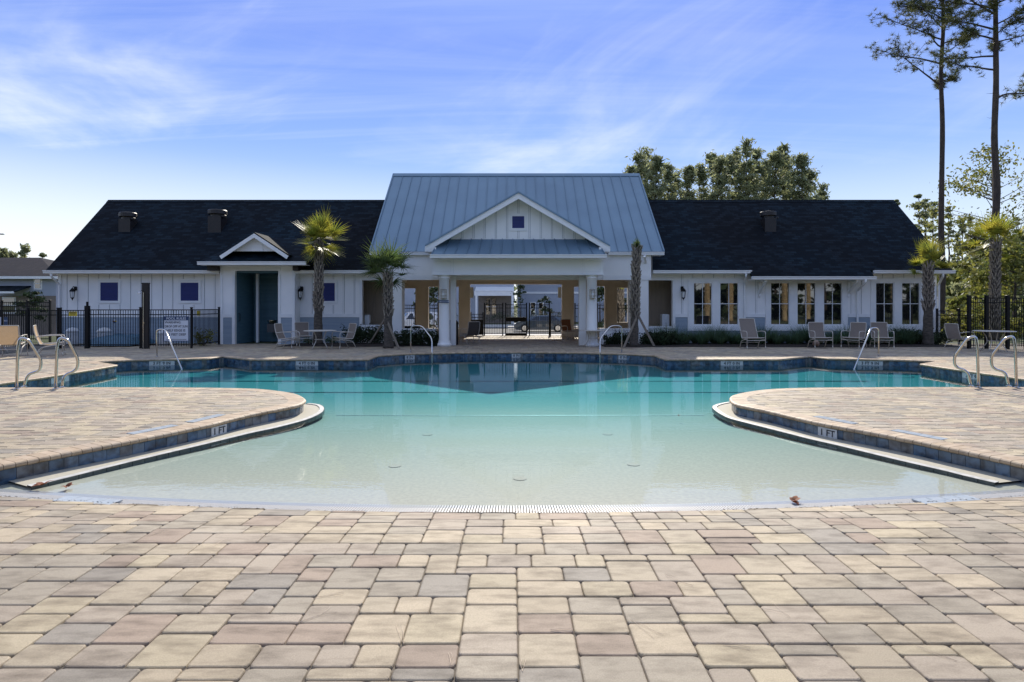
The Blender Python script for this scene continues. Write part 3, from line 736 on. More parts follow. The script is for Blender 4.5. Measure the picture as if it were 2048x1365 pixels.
for k, (px, lo, hi, tx, w) in enumerate(marks):
    i = at_wall(px, lo, hi); p = (wallpts[i] + wallpts[i + 1]) / 2; n = -nrm[i]; d = (wallpts[i + 1] - wallpts[i]).normalized()
    if Vector((-n.y, n.x)).dot(d) < 0: pass
    rz = math.atan2(n.y, n.x) + PI / 2
    t = empty('depth_marker', (p.x, p.y, -.13), '%s depth marker %s' % (tx, where[k]), 'depth marker', 'depth markers on the pool wall', rz)
    nt_ = max(2, round(w / .155)); tw = w / nt_
    for q in range(nt_):
        mb = MB(); x0 = -w / 2 + q * tw; mb.box(x0 + .003, x0 + tw - .003, -.006 - .0005, .006, -.068, .068); mb.build('marker_tile', M['marker'], t)
        for ch_ in t.children: pass
    for c_ in [o for o in bpy.data.objects if o.parent == t]: c_.location = (0, -.0375 + .006, 0) if False else (0, .035, 0)
    text(tx, .128, t, (0, .0255, -.004), (R(90), 0, 0), M['ink'])
# pale warning tiles let into the deck beside the markers
dm = [(425, 838, 1), (1690, 838, 1), (250, 852, 1), (1850, 868, 1)]
for k, (px, py, s_) in enumerate(dm):
    p0 = gp(px, py); dd, qq, dv = nearest(np.array([[p0.x, p0.y]])); q = Vector(qq[0]); d = Vector(dv[0]).normalized(); n = (p0.xy - q).normalized()
    c = q + n * .40; t = empty('deck_marker', (c.x, c.y, .0), 'pale blue warning tiles in the %s deck, %s' % (('left', 'right')[px > 1024], ('beside the 1 FT marker', 'beside the 1 FT marker', 'nearer the photo edge', 'nearer the photo edge')[k]), 'warning tile', None, math.atan2(d.y, d.x))
    for j in range(4):
        mb = MB(); mb.bevbox(-.32 + j * .16 + .003, -.32 + j * .16 + .157, -.077, .077, -.01, .0065, .002); mb.build('tile', M['markerblue'], t)
for k, (px, py) in enumerate(((175, 1001), (1893, 999))):
    p0 = gp(px, py, -.17); t = empty('deck_marker', (p0.x, p0.y, fz(p0.x, p0.y)), 'pale warning tiles in the beach paving at the %s drain end' % ('left', 'right')[k], 'warning tile', None, .19 * (-1, 1)[k])
    for j in range(4):
        mb = MB(); mb.bevbox(-.32 + j * .16 + .003, -.32 + j * .16 + .157, -.077, .077, -.01, .006, .002); mb.build('tile', M['markerblue'], t)
# ------------------------------------------------------------------ clubhouse
YW = 26.5
def X(px, D=YW): return (px - CX) * D / F
def Z(py, D=YW): return H0 - (py - YH) * D / F
club = empty('clubhouse', (.2, YW, 0), 'white board-and-batten pool clubhouse with dark shingle wings and metal-roofed centre', 'clubhouse')
def part(mb, name, m, parent=None, **k): return mb.build(name, m, parent or club, world=(parent is None), **k)
def wall_grid(mb, x0, x1, z0, z1, y0, y1, ops):
    xs_ = sorted({x0, x1, *[v for o in ops for v in o[:2]]})
    for a, b in zip(xs_, xs_[1:]):
        zc_ = z0
        for o in sorted([o for o in ops if o[0] <= a + 1e-6 and o[1] >= b - 1e-6], key=lambda o: o[2]):
            if o[2] > zc_: mb.box(a, b, y0, y1, zc_, o[2])
            zc_ = o[3]
        if z1 > zc_: mb.box(a, b, y0, y1, zc_, z1)
def siding(mb, x0, x1, z0, z1, y, h=.15, p=.014):      # lap boards facing -Y
    z = z0
    while z < z1 - .01:
        zt = min(z + h, z1); mb.raw([(x0, y - p, z), (x1, y - p, z), (x1, y - .002, zt), (x0, y - .002, zt), (x0, y, z), (x1, y, z)], [(0, 1, 2, 3), (4, 5, 1, 0)]); z = zt
batt_proto = {}
SHADE = MB()  # flat strips that paint a shade line along both batten edges
def shade_line(o, x0, x1, z0, z1): pass
def batten(x, z0, z1, y, w=.045, t=.024):
    SHADE.box(x - w / 2 - .013, x + w / 2 + .013, y - .0032, y - .0003, z0, z1)
    mb = MB(); mb.box(-w / 2, w / 2, -t, -.0035, z0, z1); key = (round(z0, 2), round(z1, 2))
    if key in batt_proto: instance(batt_proto[key], club, Vector((x, y, 0)) - club.location)
    else: o = mb.build('batten', M['white'], club); o.location = Vector((x, y, 0)) - club.location; batt_proto[key] = o; shade_line(o, -w / 2, w / 2, z0, z1)
ZB0, ZB1, ZE = Z(635), Z(628), 3.30                    # belt course and wall top
# --- left wing
lw = MB(); xl0, xl1 = X(118), X(768)
bx0, bx1 = X(441, 25.9), X(590, 25.9)
vents = [(201.6, 237, 565.5, 602), (362, 397.5, 566, 602), (632.5, 670, 566.5, 602.5)]
rec = (X(724.5), X(768), Z(650), Z(561))
vo = [(X(a), X(b), Z(d), Z(c)) for a, b, c, d in vents]
wall_grid(lw, xl0, xl1 + .001, -.02, ZE, YW, YW + .2, [rec, (bx0 + .2, bx1 - .2, -.02, 3.15)]); lw.box(xl0, xl0 + .2, YW + .2, 33.4, -.02, 3.3); lw.box(xl0 + .2, -6.1, 33.2, 33.4, -.02, 3.3)
part(lw, 'wall', M['white'])
# --- right wing
xr0, xr1 = X(1296), X(1872)
wins = [(1386, 1425), (1438.6, 1477.5), (1540, 1579.5), (1593, 1632), (1646, 1685), (1750, 1788.5), (1802, 1840.5)]
wo_ = [(X(a), X(b), Z(651), Z(565)) for a, b in wins]
rec2 = (X(1297), X(1345), Z(653), Z(561))
rw = MB(); wall_grid(rw, xr0, xr1, -.02, ZE, YW, YW + .2, wo_ + [rec2]); rw.box(xr1 - .2, xr1, YW + .2, 33.4, -.02, 3.3); rw.box(6.4, xr1 - .2, 33.2, 33.4, -.02, 3.3)
part(rw, 'wall', M['white'])
fl = MB(); fl.box(xr0 + .6, xr1 - .2, YW + .2, 33.2, -.02, .05); part(fl, 'floor', M['taupe'])
pw = MB(); pw.box(X(1362), X(1362) + .12, YW + .2, 33.2, .05, 3.2); part(pw, 'inner_wall', M['taupe'])
# battens: between belt and eave, skipping openings and their surrounds
def run_battens(xa, xb, y, blocks, z0=ZB1, z1=3.28, step=.467):
    x = xa + step * .5
    while x < xb - .05:
        segs = [(z0, z1)]
        for (p, q, r, s) in blocks:
            if p - .17 < x < q + .17:
                ns = []
                for a, b in segs:
                    if r - .17 > a: ns.append((a, min(b, r - .17)))
                    if s + .17 < b: ns.append((max(a, s + .17), b))
                segs = [t for t in ns if t[1] - t[0] > .05]
        for a, b in segs: batten(x, a, b, y)
        x += step
belt = MB(); lapb = MB()
def belt_run(xa, xb, y):
    belt.box(xa, xb, y - .035, y - .0005, ZB0, ZB1); siding(lapb, xa, xb, 0, ZB0, y - .002)
lantern_x = [X(152), X(604), X(1364)]
run_battens(xl0 + .1, bx0 - .05, YW, [vo[0], vo[1]]); run_battens(bx1 + .3, rec[0] - .15, YW, [vo[2]])
belt_run(xl0, bx0, YW); belt_run(bx1 + .01, rec[0] - .1, YW)
gb = [(1376, 1487), (1531, 1695), (1741, 1850)]
blk = [(X(a), X(b), Z(651), Z(565)) for a, b in gb]
blk2 = [(p, q, r - 3, s) for p, q, r, s in blk]
run_battens(rec2[1] + .2, xr1 - .1, YW, blk2, step=.467)
prev = rec2[1] + .12
for a, b in gb:
    belt_run(prev, X(a) - .02, YW); prev = X(b) + .02
belt_run(prev, xr1, YW)
for a, b in gb: siding(lapb, X(a) - .02, X(b) + .02, 0, Z(662), YW - .002)
build_each(belt, 'belt_course', M['trim'], club); build_each(lapb, 'lap_board', M['siding'], club)
# trim boards round the recesses and corners
tb = MB()
for r in (rec, rec2):
    tb.box(r[0] - .12, r[0], YW - .03, YW - .0004, r[2] - .12, r[3] + .12)
    if r is rec2: tb.box(r[1], r[1] + .12, YW - .03, YW - .0004, r[2] - .12, r[3] + .12)
    tb.box(r[0], r[1], YW - .03, YW - .0004, r[3], r[3] + .12); tb.box(r[0], r[1], YW - .04, YW + .06, r[2] - .10, r[2])
tb.box(xl0 - .004, xl0 + .13, YW - .038, YW + .1, 0, 3.25); tb.box(xr1 - .13, xr1 + .004, YW - .038, YW + .1, 0, 3.25)
build_each(tb, 'trim_board', M['trim'], club)
# ribbed recess rooms
for r, sg in ((rec, 1), (rec2, -1)):
    mb = MB(); y = YW + 1.5; x = r[0] - .5
    while x < r[1] + .5:
        mb.box(x, x + .065, y - .02, y, .8, 3.2); x += .085
    part(mb, 'ribbed_panel', M['beige'], kind='stuff')
    mb = MB(); mb.box(r[0] - .6 + (.25 if sg < 0 else 0), r[1] + .6 - (.25 if sg > 0 else 0), y, y + .1, 0, 3.25); part(mb, 'recess_wall', M['beige'])
    mb = MB(); mb.box(r[0] - .2, r[1] + .2, YW + .25, y - .03, .45, .52); mb.box(r[0] - .2, r[1] + .2, y - .12, y - .03, .521, .78); part(mb, 'bench', M['beige'])
mb = MB(); mb.bevbox(rec2[1] - .38, rec2[1] - .06, YW + .3, YW + .7, .53, 1.28, .03); o = mb.build('cabinet', M['plastic'])
tag(o, 'white cabinet standing in the right recess opening', 'cabinet')
mb = MB(); mb.bevbox(rec[0] + .03, rec[0] + .25, YW + .3, YW + .6, .53, 1.25, .03); o = mb.build('cabinet', M['plastic'])
tag(o, 'narrow white cabinet standing in the left recess opening behind the palm', 'cabinet')
# windows
def window(x0, x1, z0, z1, y):
    f = MB(); w = .045
    f.box(x0, x0 + w, y - .012, y + .07, z0, z1); f.box(x1 - w, x1, y - .012, y + .07, z0, z1); f.box(x0 + w, x1 - w, y - .012, y + .07, z0, z0 + w); f.box(x0 + w, x1 - w, y - .012, y + .07, z1 - w, z1)
    fo = part(f, 'window', M['trim'])
    g = MB(); g.box(x0 + w, x1 - w, y + .04, y + .05, z0 + w, z1 - w); g.build('pane', M['glassw'], fo)
    m_ = MB(); xm = (x0 + x1) / 2; zm = (z0 + z1) / 2
    m_.box(xm - .012, xm + .012, y + .022, y + .0395, z0 + w, z1 - w); m_.box(x0 + w, xm - .012, y + .022, y + .0395, zm - .014, zm + .014); m_.box(xm + .012, x1 - w, y + .022, y + .0395, zm - .014, zm + .014)
    m_.build('muntin', M['trim'], fo)
for o in wo_: window(*o, YW)
sur = MB()
for (a, b), grp in zip(gb, (wo_[:2], wo_[2:5], wo_[5:])):
    x0, x1 = X(a), X(b); sur.box(x0, x1, YW - .03, YW - .0006, Z(565), Z(557)); sur.box(x0 - .03, x1 + .03, YW - .05, YW - .0006, Z(662), Z(651))
    ed = [x0] + [v for g in grp for v in g[:2]] + [x1]
    for k in range(0, len(ed), 2): sur.box(ed[k], ed[k + 1], YW - .03, YW - .0006, Z(651), Z(565))
build_each(sur, 'window_surround', M['trim'], club)
# louvred vents of the left wing and of the gable
def louvre(x0, x1, z0, z1, y):
    f = MB(); w = .11
    f.box(x0 - w, x0, y - .035, y - .0007, z0 - w, z1 + w); f.box(x1, x1 + w, y - .035, y - .0007, z0 - w, z1 + w); f.box(x0, x1, y - .035, y - .0007, z0 - w, z0); f.box(x0, x1, y - .035, y - .0007, z1, z1 + w)
    fo = part(f, 'louvre_vent', M['trim']); b = MB(); b.box(x0, x1, y - .012, y - .0009, z0, z1); b.build('backing', M['blue'], fo)
    n = int((z1 - z0) / .055)
    for k in range(n):
        z = z0 + (k + .5) * (z1 - z0) / n; s = MB(); s.beam((x0, y - .022, z), (x1, y - .022, z), .006, .05, up=(0, -.7, 1)); s.build('slat', M['slat'], fo)
for o in vo: louvre(*o, YW)
# --- bump-out with the recessed drinking-fountain bay
YB = 25.9; bo = (X(470, YB), X(556.5, YB), -.02, Z(542, YB))
bw = MB(); wall_grid(bw, bx0, bx1, -.02, 3.42, YB, YB + .15, [bo]); bw.box(bx0, bx0 + .15, YB + .15, YW, -.02, 3.42); bw.box(bx1 - .15, bx1, YB + .15, YW, -.02, 3.42)
part(bw, 'wall', M['white'])
st = MB(); bl = MB()
for xa, xb in ((bx0, bo[0]), (bo[1], bx1)):
    w = .12
    st.box(xa, xa + w, YB - .03, YB - .0006, 0, ZB0); st.box(xb - w, xb, YB - .03, YB - .0006, 0, ZB0); st.box(xa, xb, YB - .034, YB - .0006, ZB0, ZB1)
    st.box(xb - .1 if xa == bx0 else xa, xb if xa == bx0 else xa + .1, YB - .028, YB - .0006, ZB1, 3.0)
    siding(bl, xa + w, xb - w, 0, ZB0, YB - .002)
st.box(bo[0] - .1, bo[1] + .1, YB - .028, YB - .0006, bo[3], bo[3] + .14)
st.box(bx0, bx0 + .1, YB - .031, YB - .0007, ZB1, 3.4); st.box(bx1 - .1, bx1, YB - .031, YB - .0007, ZB1, 3.4)
build_each(st, 'trim_board', M['trim'], club); build_each(bl, 'lap_board', M['siding'], club)
yb2 = YB + 1.9; ri = MB(); siding(ri, bo[0] - .05, bo[1] + .4, 0, 3.1, yb2, .16)
z = 0
while z < 3.1:
    ri.raw([(bo[0] - .001, YB + .16, z), (bo[0] - .001, yb2, z), (bo[0] - .006, yb2, z + .16), (bo[0] - .006, YB + .16, z + .16)], [(0, 1, 2, 3)]); z += .16
ri.box(bo[0] - .05, bo[1] + .4, YB + .16, yb2 + .1, 3.1, 3.15); ri.box(bo[0] - .06, bo[0] - .02, YB + .16, yb2, 0, 3.1); ri.box(bo[1] + .3, bo[1] + .4, YB + .16, yb2, 0, 3.1); ri.box(bo[0] - .06, bo[1] + .4, yb2 + .003, yb2 + .1, 0, 3.1)
part(ri, 'recess_siding', M['teal'])
ps = MB(); ps.box(X(508, YB + 1), X(513, YB + 1), YB + 1.2, YB + 1.32, 0, 3.1); part(ps, 'post', M['trim'])
hn = MB(); hn.tube([(bo[0] + .02, YB + .3, .98), (bo[0] + .08, YB + .3, 1.0), (bo[0] + .08, YB + .3, 1.3), (bo[0] + .02, YB + .3, 1.32)], .015, 6); part(hn, 'door_pull', M['black'])
# drinking fountain
fx = X(541, 26.7); dfn = empty('drinking_fountain', (fx, 27.3, 0), 'two-level steel drinking fountain inside the shaded recess', 'drinking fountain')
mb = MB(); mb.lathe([(.05, .84), (.17, .88), (.22, .98), (.22, 1.0), (.19, 1.0), (.16, .96), (0, .95)], 18, -.18, 0); mb.build('bowl', M['steel'], dfn)
mb = MB(); mb.lathe([(.05, .68), (.17, .72), (.22, .82), (.22, .84), (.19, .84), (.16, .8), (0, .79)], 18, .30, 0); mb.build('bowl', M['steel'], dfn)
mb = MB(); mb.bevbox(-.36, .08, -.1, .35, .45, .85, .03); mb.build('cabinet', M['darksteel'], dfn); mb = MB(); mb.bevbox(.12, .5, -.1, .35, .3, .7, .03); mb.build('cabinet', M['darksteel'], dfn)
mb = MB(); mb.bevbox(.15, .45, .2, .35, .85, 1.45, .02); mb.build('bottle_filler', M['darksteel'], dfn)
# --- roofs
def slab(mb, q, t=.12): mb.slab([Vector(p) for p in q], t)
YE, ZEV, YR, ZR = 26.0, 3.22, 30.0, 6.93; SLP = (ZR - ZEV) / (YR - YE)
rf = MB(); a, b = -20.19, -5.9
slab(rf, [(a, YE, ZEV), (b, YE, ZEV), (b, YR, ZR), (a, YR, ZR)]); slab(rf, [(a, YR, ZR), (b, YR, ZR), (b, 34, ZEV), (a, 34, ZEV)])
part(rf, 'roof', M['shingle'])
a, b = 6.0, 19.09; yb_, zb_ = 25.7, ZEV - .3 * SLP
s0, s1 = X(1505, 25.7), X(1748, 25.7)
rf = MB(); slab(rf, [(a, YE, ZEV), (s0, YE, ZEV), (s0, YR, ZR), (a, YR, ZR)]); slab(rf, [(s0, yb_, zb_), (s1, yb_, zb_), (s1, YR, ZR), (s0, YR, ZR)]); slab(rf, [(s1, YE, ZEV), (b, YE, ZEV), (b, YR, ZR), (s1, YR, ZR)])
slab(rf, [(a, YR, ZR), (b, YR, ZR), (b, 34, ZEV), (a, 34, ZEV)])
part(rf, 'roof', M['shingle'])
# ridge caps
for xa, xb in ((-20.19, -6.0), (6.3, 19.09)):
    mb = MB(); mb.slab([(xa, YR - .16, ZR - .13), (xb, YR - .16, ZR - .13), (xb, YR, ZR + .02), (xa, YR, ZR + .02)], .02); mb.slab([(xa, YR, ZR + .02), (xb, YR, ZR + .02), (xb, YR + .16, ZR - .13), (xa, YR + .16, ZR - .13)], .02)
    part(mb, 'ridge_cap', M['shingle'])
# gable end walls
for xx, t in ((-20.0, .18), (18.62, .18)):
    mb = MB(); mb.raw([(xx, YW, 3.28), (xx, 33.4, 3.28), (xx, YR, ZR - .15), (xx + t, YW, 3.28), (xx + t, 33.4, 3.28), (xx + t, YR, ZR - .15)], [(0, 2, 1), (3, 4, 5), (0, 3, 5, 2), (1, 2, 5, 4)]); part(mb, 'gable_wall', M['white'])
# gutters: profiled white box along each eave
def gutter(xa, xb, y, zt, h=.13, d=.13):
    mb = MB(); pr = [(0, 0), (-d, 0), (-d, -.03), (-d * .82, -.05), (-d * .75, -h), (0, -h)]
    vs = [(xx, y + p, zt + q) for xx in (xa, xb) for p, q in pr]; n = len(pr)
    mb.raw(vs, [tuple(range(n)), tuple(range(2 * n - 1, n - 1, -1))] + [(i, i + n, (i + 1) % n + n, (i + 1) % n) for i in range(n)]); part(mb, 'gutter', M['trim'])
    sf = MB(); sf.box(xa + .02, xb - .02, y + .001, y + .5, zt - .14, zt - .12); part(sf, 'soffit', M['trim'])
gutter(-20.25, X(440, 26), YE, ZEV - .03); gutter(X(585, 26), -6.0, YE, ZEV - .03)
gutter(6.1, X(1502, 26), YE, ZEV - .03); gutter(s0 - .05, s1 + .05, 25.7, zb_ - .03); gutter(X(1746, 26), 19.15, YE, ZEV - .03)
# downspouts and brackets
def spout(x, y0, z0, y1, x1=None):
    x1 = x if x1 is None else x1
    mb = MB(); pts = fillet([(x, y0, z0), (x, y0, z0 - .12), (x1, y1, z0 - .45), (x1, y1, .08)], .08, 3); mb.tube(pts, .045, 8); part(mb, 'downspout', M['trim'])
spout(X(104, 26), YE - .05, 3.05, YW - .08, X(118, 26.4)); spout(X(591, 26), YE - .06, 3.05, YW - .08, X(594)); spout(X(1491, 26), YE - .06, 3.05, YW - .08, X(1488)); spout(X(1729, 25.7), 25.62, 2.78, YW - .08, X(1713)); spout(X(1884, 26), YE - .06, 3.05, YW - .05, X(1876))
for px in (1524, 1704):
    x = X(px, 26.2); mb = MB(); mb.box(x - .05, x + .05, 25.78, YW - .001, 2.68, 2.78); mb.beam((x, 25.85, 2.7), (x, YW - .04, 2.2), .09, .09, up=(1, 0, 0)); mb.box(x - .05, x + .05, YW - .09, YW - .002, 2.05, 2.679); part(mb, 'bracket', M['trim'])
# bump-out roof and its little gable
def mainz(y): return ZEV + SLP * (y - YE)
yA = 25.2; zA = 3.53; xa, xb = X(398, yA), X(612, yA); yT = 27.66; zT = mainz(yT)
hr = MB(); hr.poly([(xa, yA, zA), (xb, yA, zA), (xb - 1.1, yT, zT + .01), (xa + 1.1, yT, zT + .01)])
hr.poly([(xa, yA, zA), (xa + 1.1, yT, zT + .01), (xa, YE + .34, mainz(YE + .34))]); hr.poly([(xb, yA, zA), (xb, YE + .34, mainz(YE + .34)), (xb - 1.1, yT, zT + .01)])
hr.box(xa + .01, xb - .01, yA + .02, YE + .3, zA - .10, zA - .02); part(hr, 'roof', M['shingle'])
gutter(xa - .03, xb + .03, yA, zA - .02, .14, .12)
bs = MB(); bs.box(bx0 - .001, bx1 + .001, YB - .2, YB - .001, 3.36, 3.42); part(bs, 'soffit', M['trim'])
for x0, x1 in ((X(421, 25.9), bx0 - .003), (bx1 + .003, X(601, 25.9))):
    mb = MB(); mb.box(x0, x1, 25.6, 26.2, 3.16, 3.37); part(mb, 'eave_return', M['bronze'])
ga = Vector((X(509, 25.3), 25.3, Z(465, 25.3))); gl = gd(440, 510, 25.3); gr = gd(578, 510, 25.3)
yend = YE + (ga.z - ZEV) / SLP
def gable(apex, left, right, yend, zmain, m, t, name):
    for e, s_ in ((left, -1), (right, 1)):
        mb = MB(); lo_end = Vector((e.x, YE + (e.z - ZEV) / SLP if zmain else yend, e.z))
        q = [e, apex, Vector((apex.x, yend, apex.z)), lo_end]
        if s_ > 0: q = [apex, e, lo_end, Vector((apex.x, yend, apex.z))]
        mb.slab(q, t, nrm=Vector(((e.z - apex.z) * -s_ * 1.0, 0, abs(e.x - apex.x))).normalized() if False else None); part(mb, name, m)
gable(ga, gl, gr, yend, True, M['shingle'], .05, 'dormer_roof')
def rake(apex, e, w, t, y, m=None, off=0.0):
    d = (e - apex).normalized(); n = Vector((0, -1, 0)).cross(d); n = n if n.z < 0 else -n
    a = Vector((apex.x, y, apex.z + off)); b = Vector((e.x, y, e.z + off)); drop = w / abs(d.x) if abs(d.x) > .1 else w
    vs = [a, b, b + n * w, Vector((a.x, y, a.z - drop))]; mb = MB(); k = [v.copy() for v in vs] + [v + Vector((0, t, 0)) for v in vs]
    mb.raw(k, [(0, 1, 2, 3), (7, 6, 5, 4), (0, 4, 5, 1), (1, 5, 6, 2), (2, 6, 7, 3), (3, 7, 4, 0)]); part(mb, 'rake_board', m or M['trim'])
for e in (gl, gr): rake(ga, e, .15, .03, 25.24, off=-.055)
ty_ = 25.55; tz0 = Z(503, ty_); mb = MB(); sl_d = (ga.z - gl.z) / (ga.x - gl.x); hw = (ga.z - .1 - tz0) / sl_d
mb.raw([(ga.x - hw, ty_, tz0), (ga.x + hw, ty_, tz0), (ga.x, ty_, ga.z - .1), (ga.x - hw, ty_ + .1, tz0), (ga.x + hw, ty_ + .1, tz0), (ga.x, ty_ + .1, ga.z - .1)], [(0, 1, 2), (5, 4, 3), (0, 3, 4, 1), (1, 4, 5, 2), (2, 5, 3, 0)])
part(mb, 'gable_panel', M['white'])
for k in (-1.5, -.5, .5, 1.5):
    x = ga.x + k * .46; h = ga.z - .12 - abs(x - ga.x) * sl_d; mb = MB()
    if h > tz0 + .1: mb.box(x - .022, x + .022, ty_ - .02, ty_ - .001, tz0, h); part(mb, 'batten', M['white'])
# roof vents (boxed flue with a round cap)
for k, (pa, pb, pt, pbm, yD) in enumerate(((240, 272, 425, 468, 28.3), (417, 453, 420, 466, 28.3), (1521, 1552, 423, 466, 28.3))):
    cx = X((pa + pb) / 2, yD); w = X(pb, yD) - X(pa, yD); zt = Z(pt, yD); zb = mainz(yD) - .5
    v = empty('roof_vent', (cx, yD, zb), 'dark metal roof vent with round cap %s' % ('near the left end of the left roof', 'behind the small dormer gable', 'alone on the right wing roof')[k], 'roof vent', 'roof vents on the shingle wings'); h = zt - zb
    mb = MB(); mb.box(-w * .36, w * .36, -w * .36, w * .36, 0, h - .34); mb.build('flue_box', M['bronze'], v)
    mb = MB(); mb.lathe([(w * .36, h - .338), (w * .36, h - .2)], 16); mb.build('neck', M['bronze'], v)
    mb = MB(); mb.lathe([(w * .44, h - .24), (w * .5, h - .22), (w * .5, h - .06), (w * .46, h - .02), (w * .3, h), (0, h + .01)], 24); mb.build('cap', M['bronze'], v, smooth=False)
    mb = MB(); mb.bevbox(w * .36, w * .55, -w * .3, -w * .1, h - .36, h - .28, .01); mb.build('bracket', M['bronze'], v)
# --- central block
YM = 25.6; ZM = 3.98; YMR = 30.66; ZMR = 8.37; MS = (ZMR - ZM) / (YMR - YM); mx0, mx1 = -6.06, 6.48
mb = MB(); slab(mb, [(mx0, YM, ZM), (mx1, YM, ZM), (mx1, YMR, ZMR), (mx0, YMR, ZMR)], .06); slab(mb, [(mx0, YMR, ZMR), (mx1, YMR, ZMR), (mx1, 35.7, ZM), (mx0, 35.7, ZM)], .06); part(mb, 'metal_roof', M['metalroof'])
n = 27
for k in range(n):
    x = mx0 + .03 + k * (mx1 - mx0 - .06) / (n - 1); mb = MB(); mb.beam((x, YM - .01, ZM + .022), (x, YMR - .05, ZMR - .02), .025, .04); part(mb, 'standing_seam', M['metalroof'])
mb = MB(); mb.slab([(mx0 - .03, YMR - .2, ZMR - .13), (mx1 + .03, YMR - .2, ZMR - .13), (mx1 + .03, YMR, ZMR + .05), (mx0 - .03, YMR, ZMR + .05)], .03); mb.slab([(mx0 - .03, YMR, ZMR + .05), (mx1 + .03, YMR, ZMR + .05), (mx1 + .03, YMR + .2, ZMR - .13), (mx0 - .03, YMR + .2, ZMR - .13)], .03); part(mb, 'ridge_cap', M['metalroof'])
for xx in (mx0, mx1):
    mb = MB(); mb.beam((xx, YM - .02, ZM - .02), (xx, YMR, ZMR - .02), .05, .12); part(mb, 'rake_trim', M['metalroof'])
    mb = MB(); s_ = .45 if xx < 0 else -.45; x_ = xx + s_
    mb.raw([(x_, YM + .2, 2.9), (x_, 35.4, 2.9), (x_, 35.4, ZM), (x_, YMR, ZMR - .1), (x_, YM + .2, ZM + .1)], [(0, 1, 2, 3, 4)]); part(mb, 'gable_wall', M['white'])
gutter(mx0, X(858, YM), YM, ZM - .03, .13, .12); gutter(X(1216, YM), mx1, YM, ZM - .03, .13, .12)
YF = 25.7
zb_l = Z(560, YF); cw = MB(); cw.box(X(767, YF), X(1302, YF), YF, YF + .3, zb_l, 3.95); part(cw, 'front_wall', M['white'])
cb = MB(); cb.box(X(767, YF) - .002, X(866, YF), YF - .03, YF - .001, zb_l - .01, zb_l + .18); cb.box(X(1205, YF), X(1302, YF) + .002, YF - .03, YF - .001, zb_l - .01, zb_l + .18); build_each(cb, 'trim_board', M['trim'], club)
for a, b in ((770, 803.5), (1262, 1296.5)):
    mb = MB(); mb.box(X(a, YF), X(b, YF), YF + .002, YF + .7, 0, zb_l - .001); mb.box(X(a, YF) - .04, X(b, YF) + .04, YF - .04, YF + .74, 0, .18); part(mb, 'pier', M['white'])
cbk = MB(); x = X(1291, YF); cbk.beam((x, YF - .02, 3.5), (x - .12, YF - .35, 3.75), .08, .1, up=(1, 0, 0)); part(cbk, 'bracket', M['trim'])
# portico
YP = 24.4; px0, px1 = X(866, YP), X(1206, YP); pb0, pb1 = Z(548, YP), Z(518, YP)
mb = MB(); mb.box(px0, px1, YP, YP + .45, pb0, pb1); mb.box(px0, px0 + .35, YP + .45, YF, pb0, pb1); mb.box(px1 - .35, px1, YP + .45, YF, pb0, pb1); part(mb, 'beam', M['white'])
mb = MB(); mb.box(px0 - .05, px1 + .05, YP - .05, YP + .5, pb0 - .05, pb0); mb.box(px0 - .03, px1 + .03, YP - .03, YP + .5, pb1, pb1 + .06)
for a, b in ((870, 902), (1169, 1201)):
    xa, xb = X(a, YP), X(b, YP)
    for q in ((xa, xb, pb0 + .08, pb0 + .10), (xa, xb, pb1 - .12, pb1 - .10), (xa, xa + .02, pb0 + .10, pb1 - .12), (xb - .02, xb, pb0 + .10, pb1 - .12)): mb.box(q[0], q[1], YP - .012, YP - .001, q[2], q[3])
for p in (906, 1034, 1039, 1165): mb.box(X(p, YP), X(p, YP) + .03, YP - .012, YP - .001, pb0 + .02, pb1 - .01)
build_each(mb, 'trim_board', M['trim'], club)
zs0, zs1 = Z(508.5, 23.8), Z(479, 24.62); sx0, sx1 = X(862, 23.8), X(1211, 23.8)
mb = MB(); slab(mb, [(sx0, 23.8, zs0), (sx1, 23.8, zs0), (sx1 - .25, 24.62, zs1), (sx0 + .25, 24.62, zs1)], .05); mb.poly([(sx0, 23.8, zs0), (sx0 + .25, 24.62, zs1), (sx0, 25.6, zs0)]); mb.poly([(sx1, 23.8, zs0), (sx1, 25.6, zs0), (sx1 - .25, 24.62, zs1)]); part(mb, 'metal_roof', M['metalroof'])
n = 16
for k in range(n):
    t = k / (n - 1); mb = MB(); mb.beam((sx0 + .03 + t * (sx1 - sx0 - .06), 23.79, zs0 + .02), (sx0 + .27 + t * (sx1 - sx0 - .54), 24.6, zs1 + .018), .022, .035); part(mb, 'standing_seam', M['metalroof'])
gutter(sx0 - .04, sx1 + .04, 23.8, zs0 - .02, .14, .12)
mb = MB(); mb.box(sx0 + .05, sx1 - .05, 23.85, 24.4, pb1 + .061, pb1 + .08); part(mb, 'soffit', M['trim'])
ap = gd(1037, 384, 24.1); el = gd(850, 491, 24.1); er = gd(1220, 491, 24.1); yend2 = YM + (ap.z - ZM) / MS
for e, s_ in ((el, -1), (er, 1)):
    lo_end = Vector((e.x, max(24.7, YM + (e.z - ZM) / MS), e.z)); q = [e, ap, Vector((ap.x, yend2, ap.z)), lo_end]
    if s_ > 0: q = [ap, e, lo_end, Vector((ap.x, yend2, ap.z))]
    mb = MB(); mb.slab(q, .05); part(mb, 'metal_roof', M['metalroof'])
    rake(ap, e, .20, .04, 24.04, off=-.06); rake(ap, e, .06, .06, 24.0, M['metalroof'], off=.01)
    mb = MB(); x0, x1 = sorted((e.x, e.x - s_ * .45)); mb.box(x0, x1, 24.05, 25.4, e.z - .26, e.z - .20); mb.box(x0, x1, 24.05, 24.1, e.z - .2, e.z - .08); part(mb, 'eave_return', M['trim'])
ty2 = 24.62; tz = zs1 - .05; sl2 = (ap.z - el.z) / (ap.x - el.x); hw = (ap.z - .12 - tz) / sl2; mb = MB()
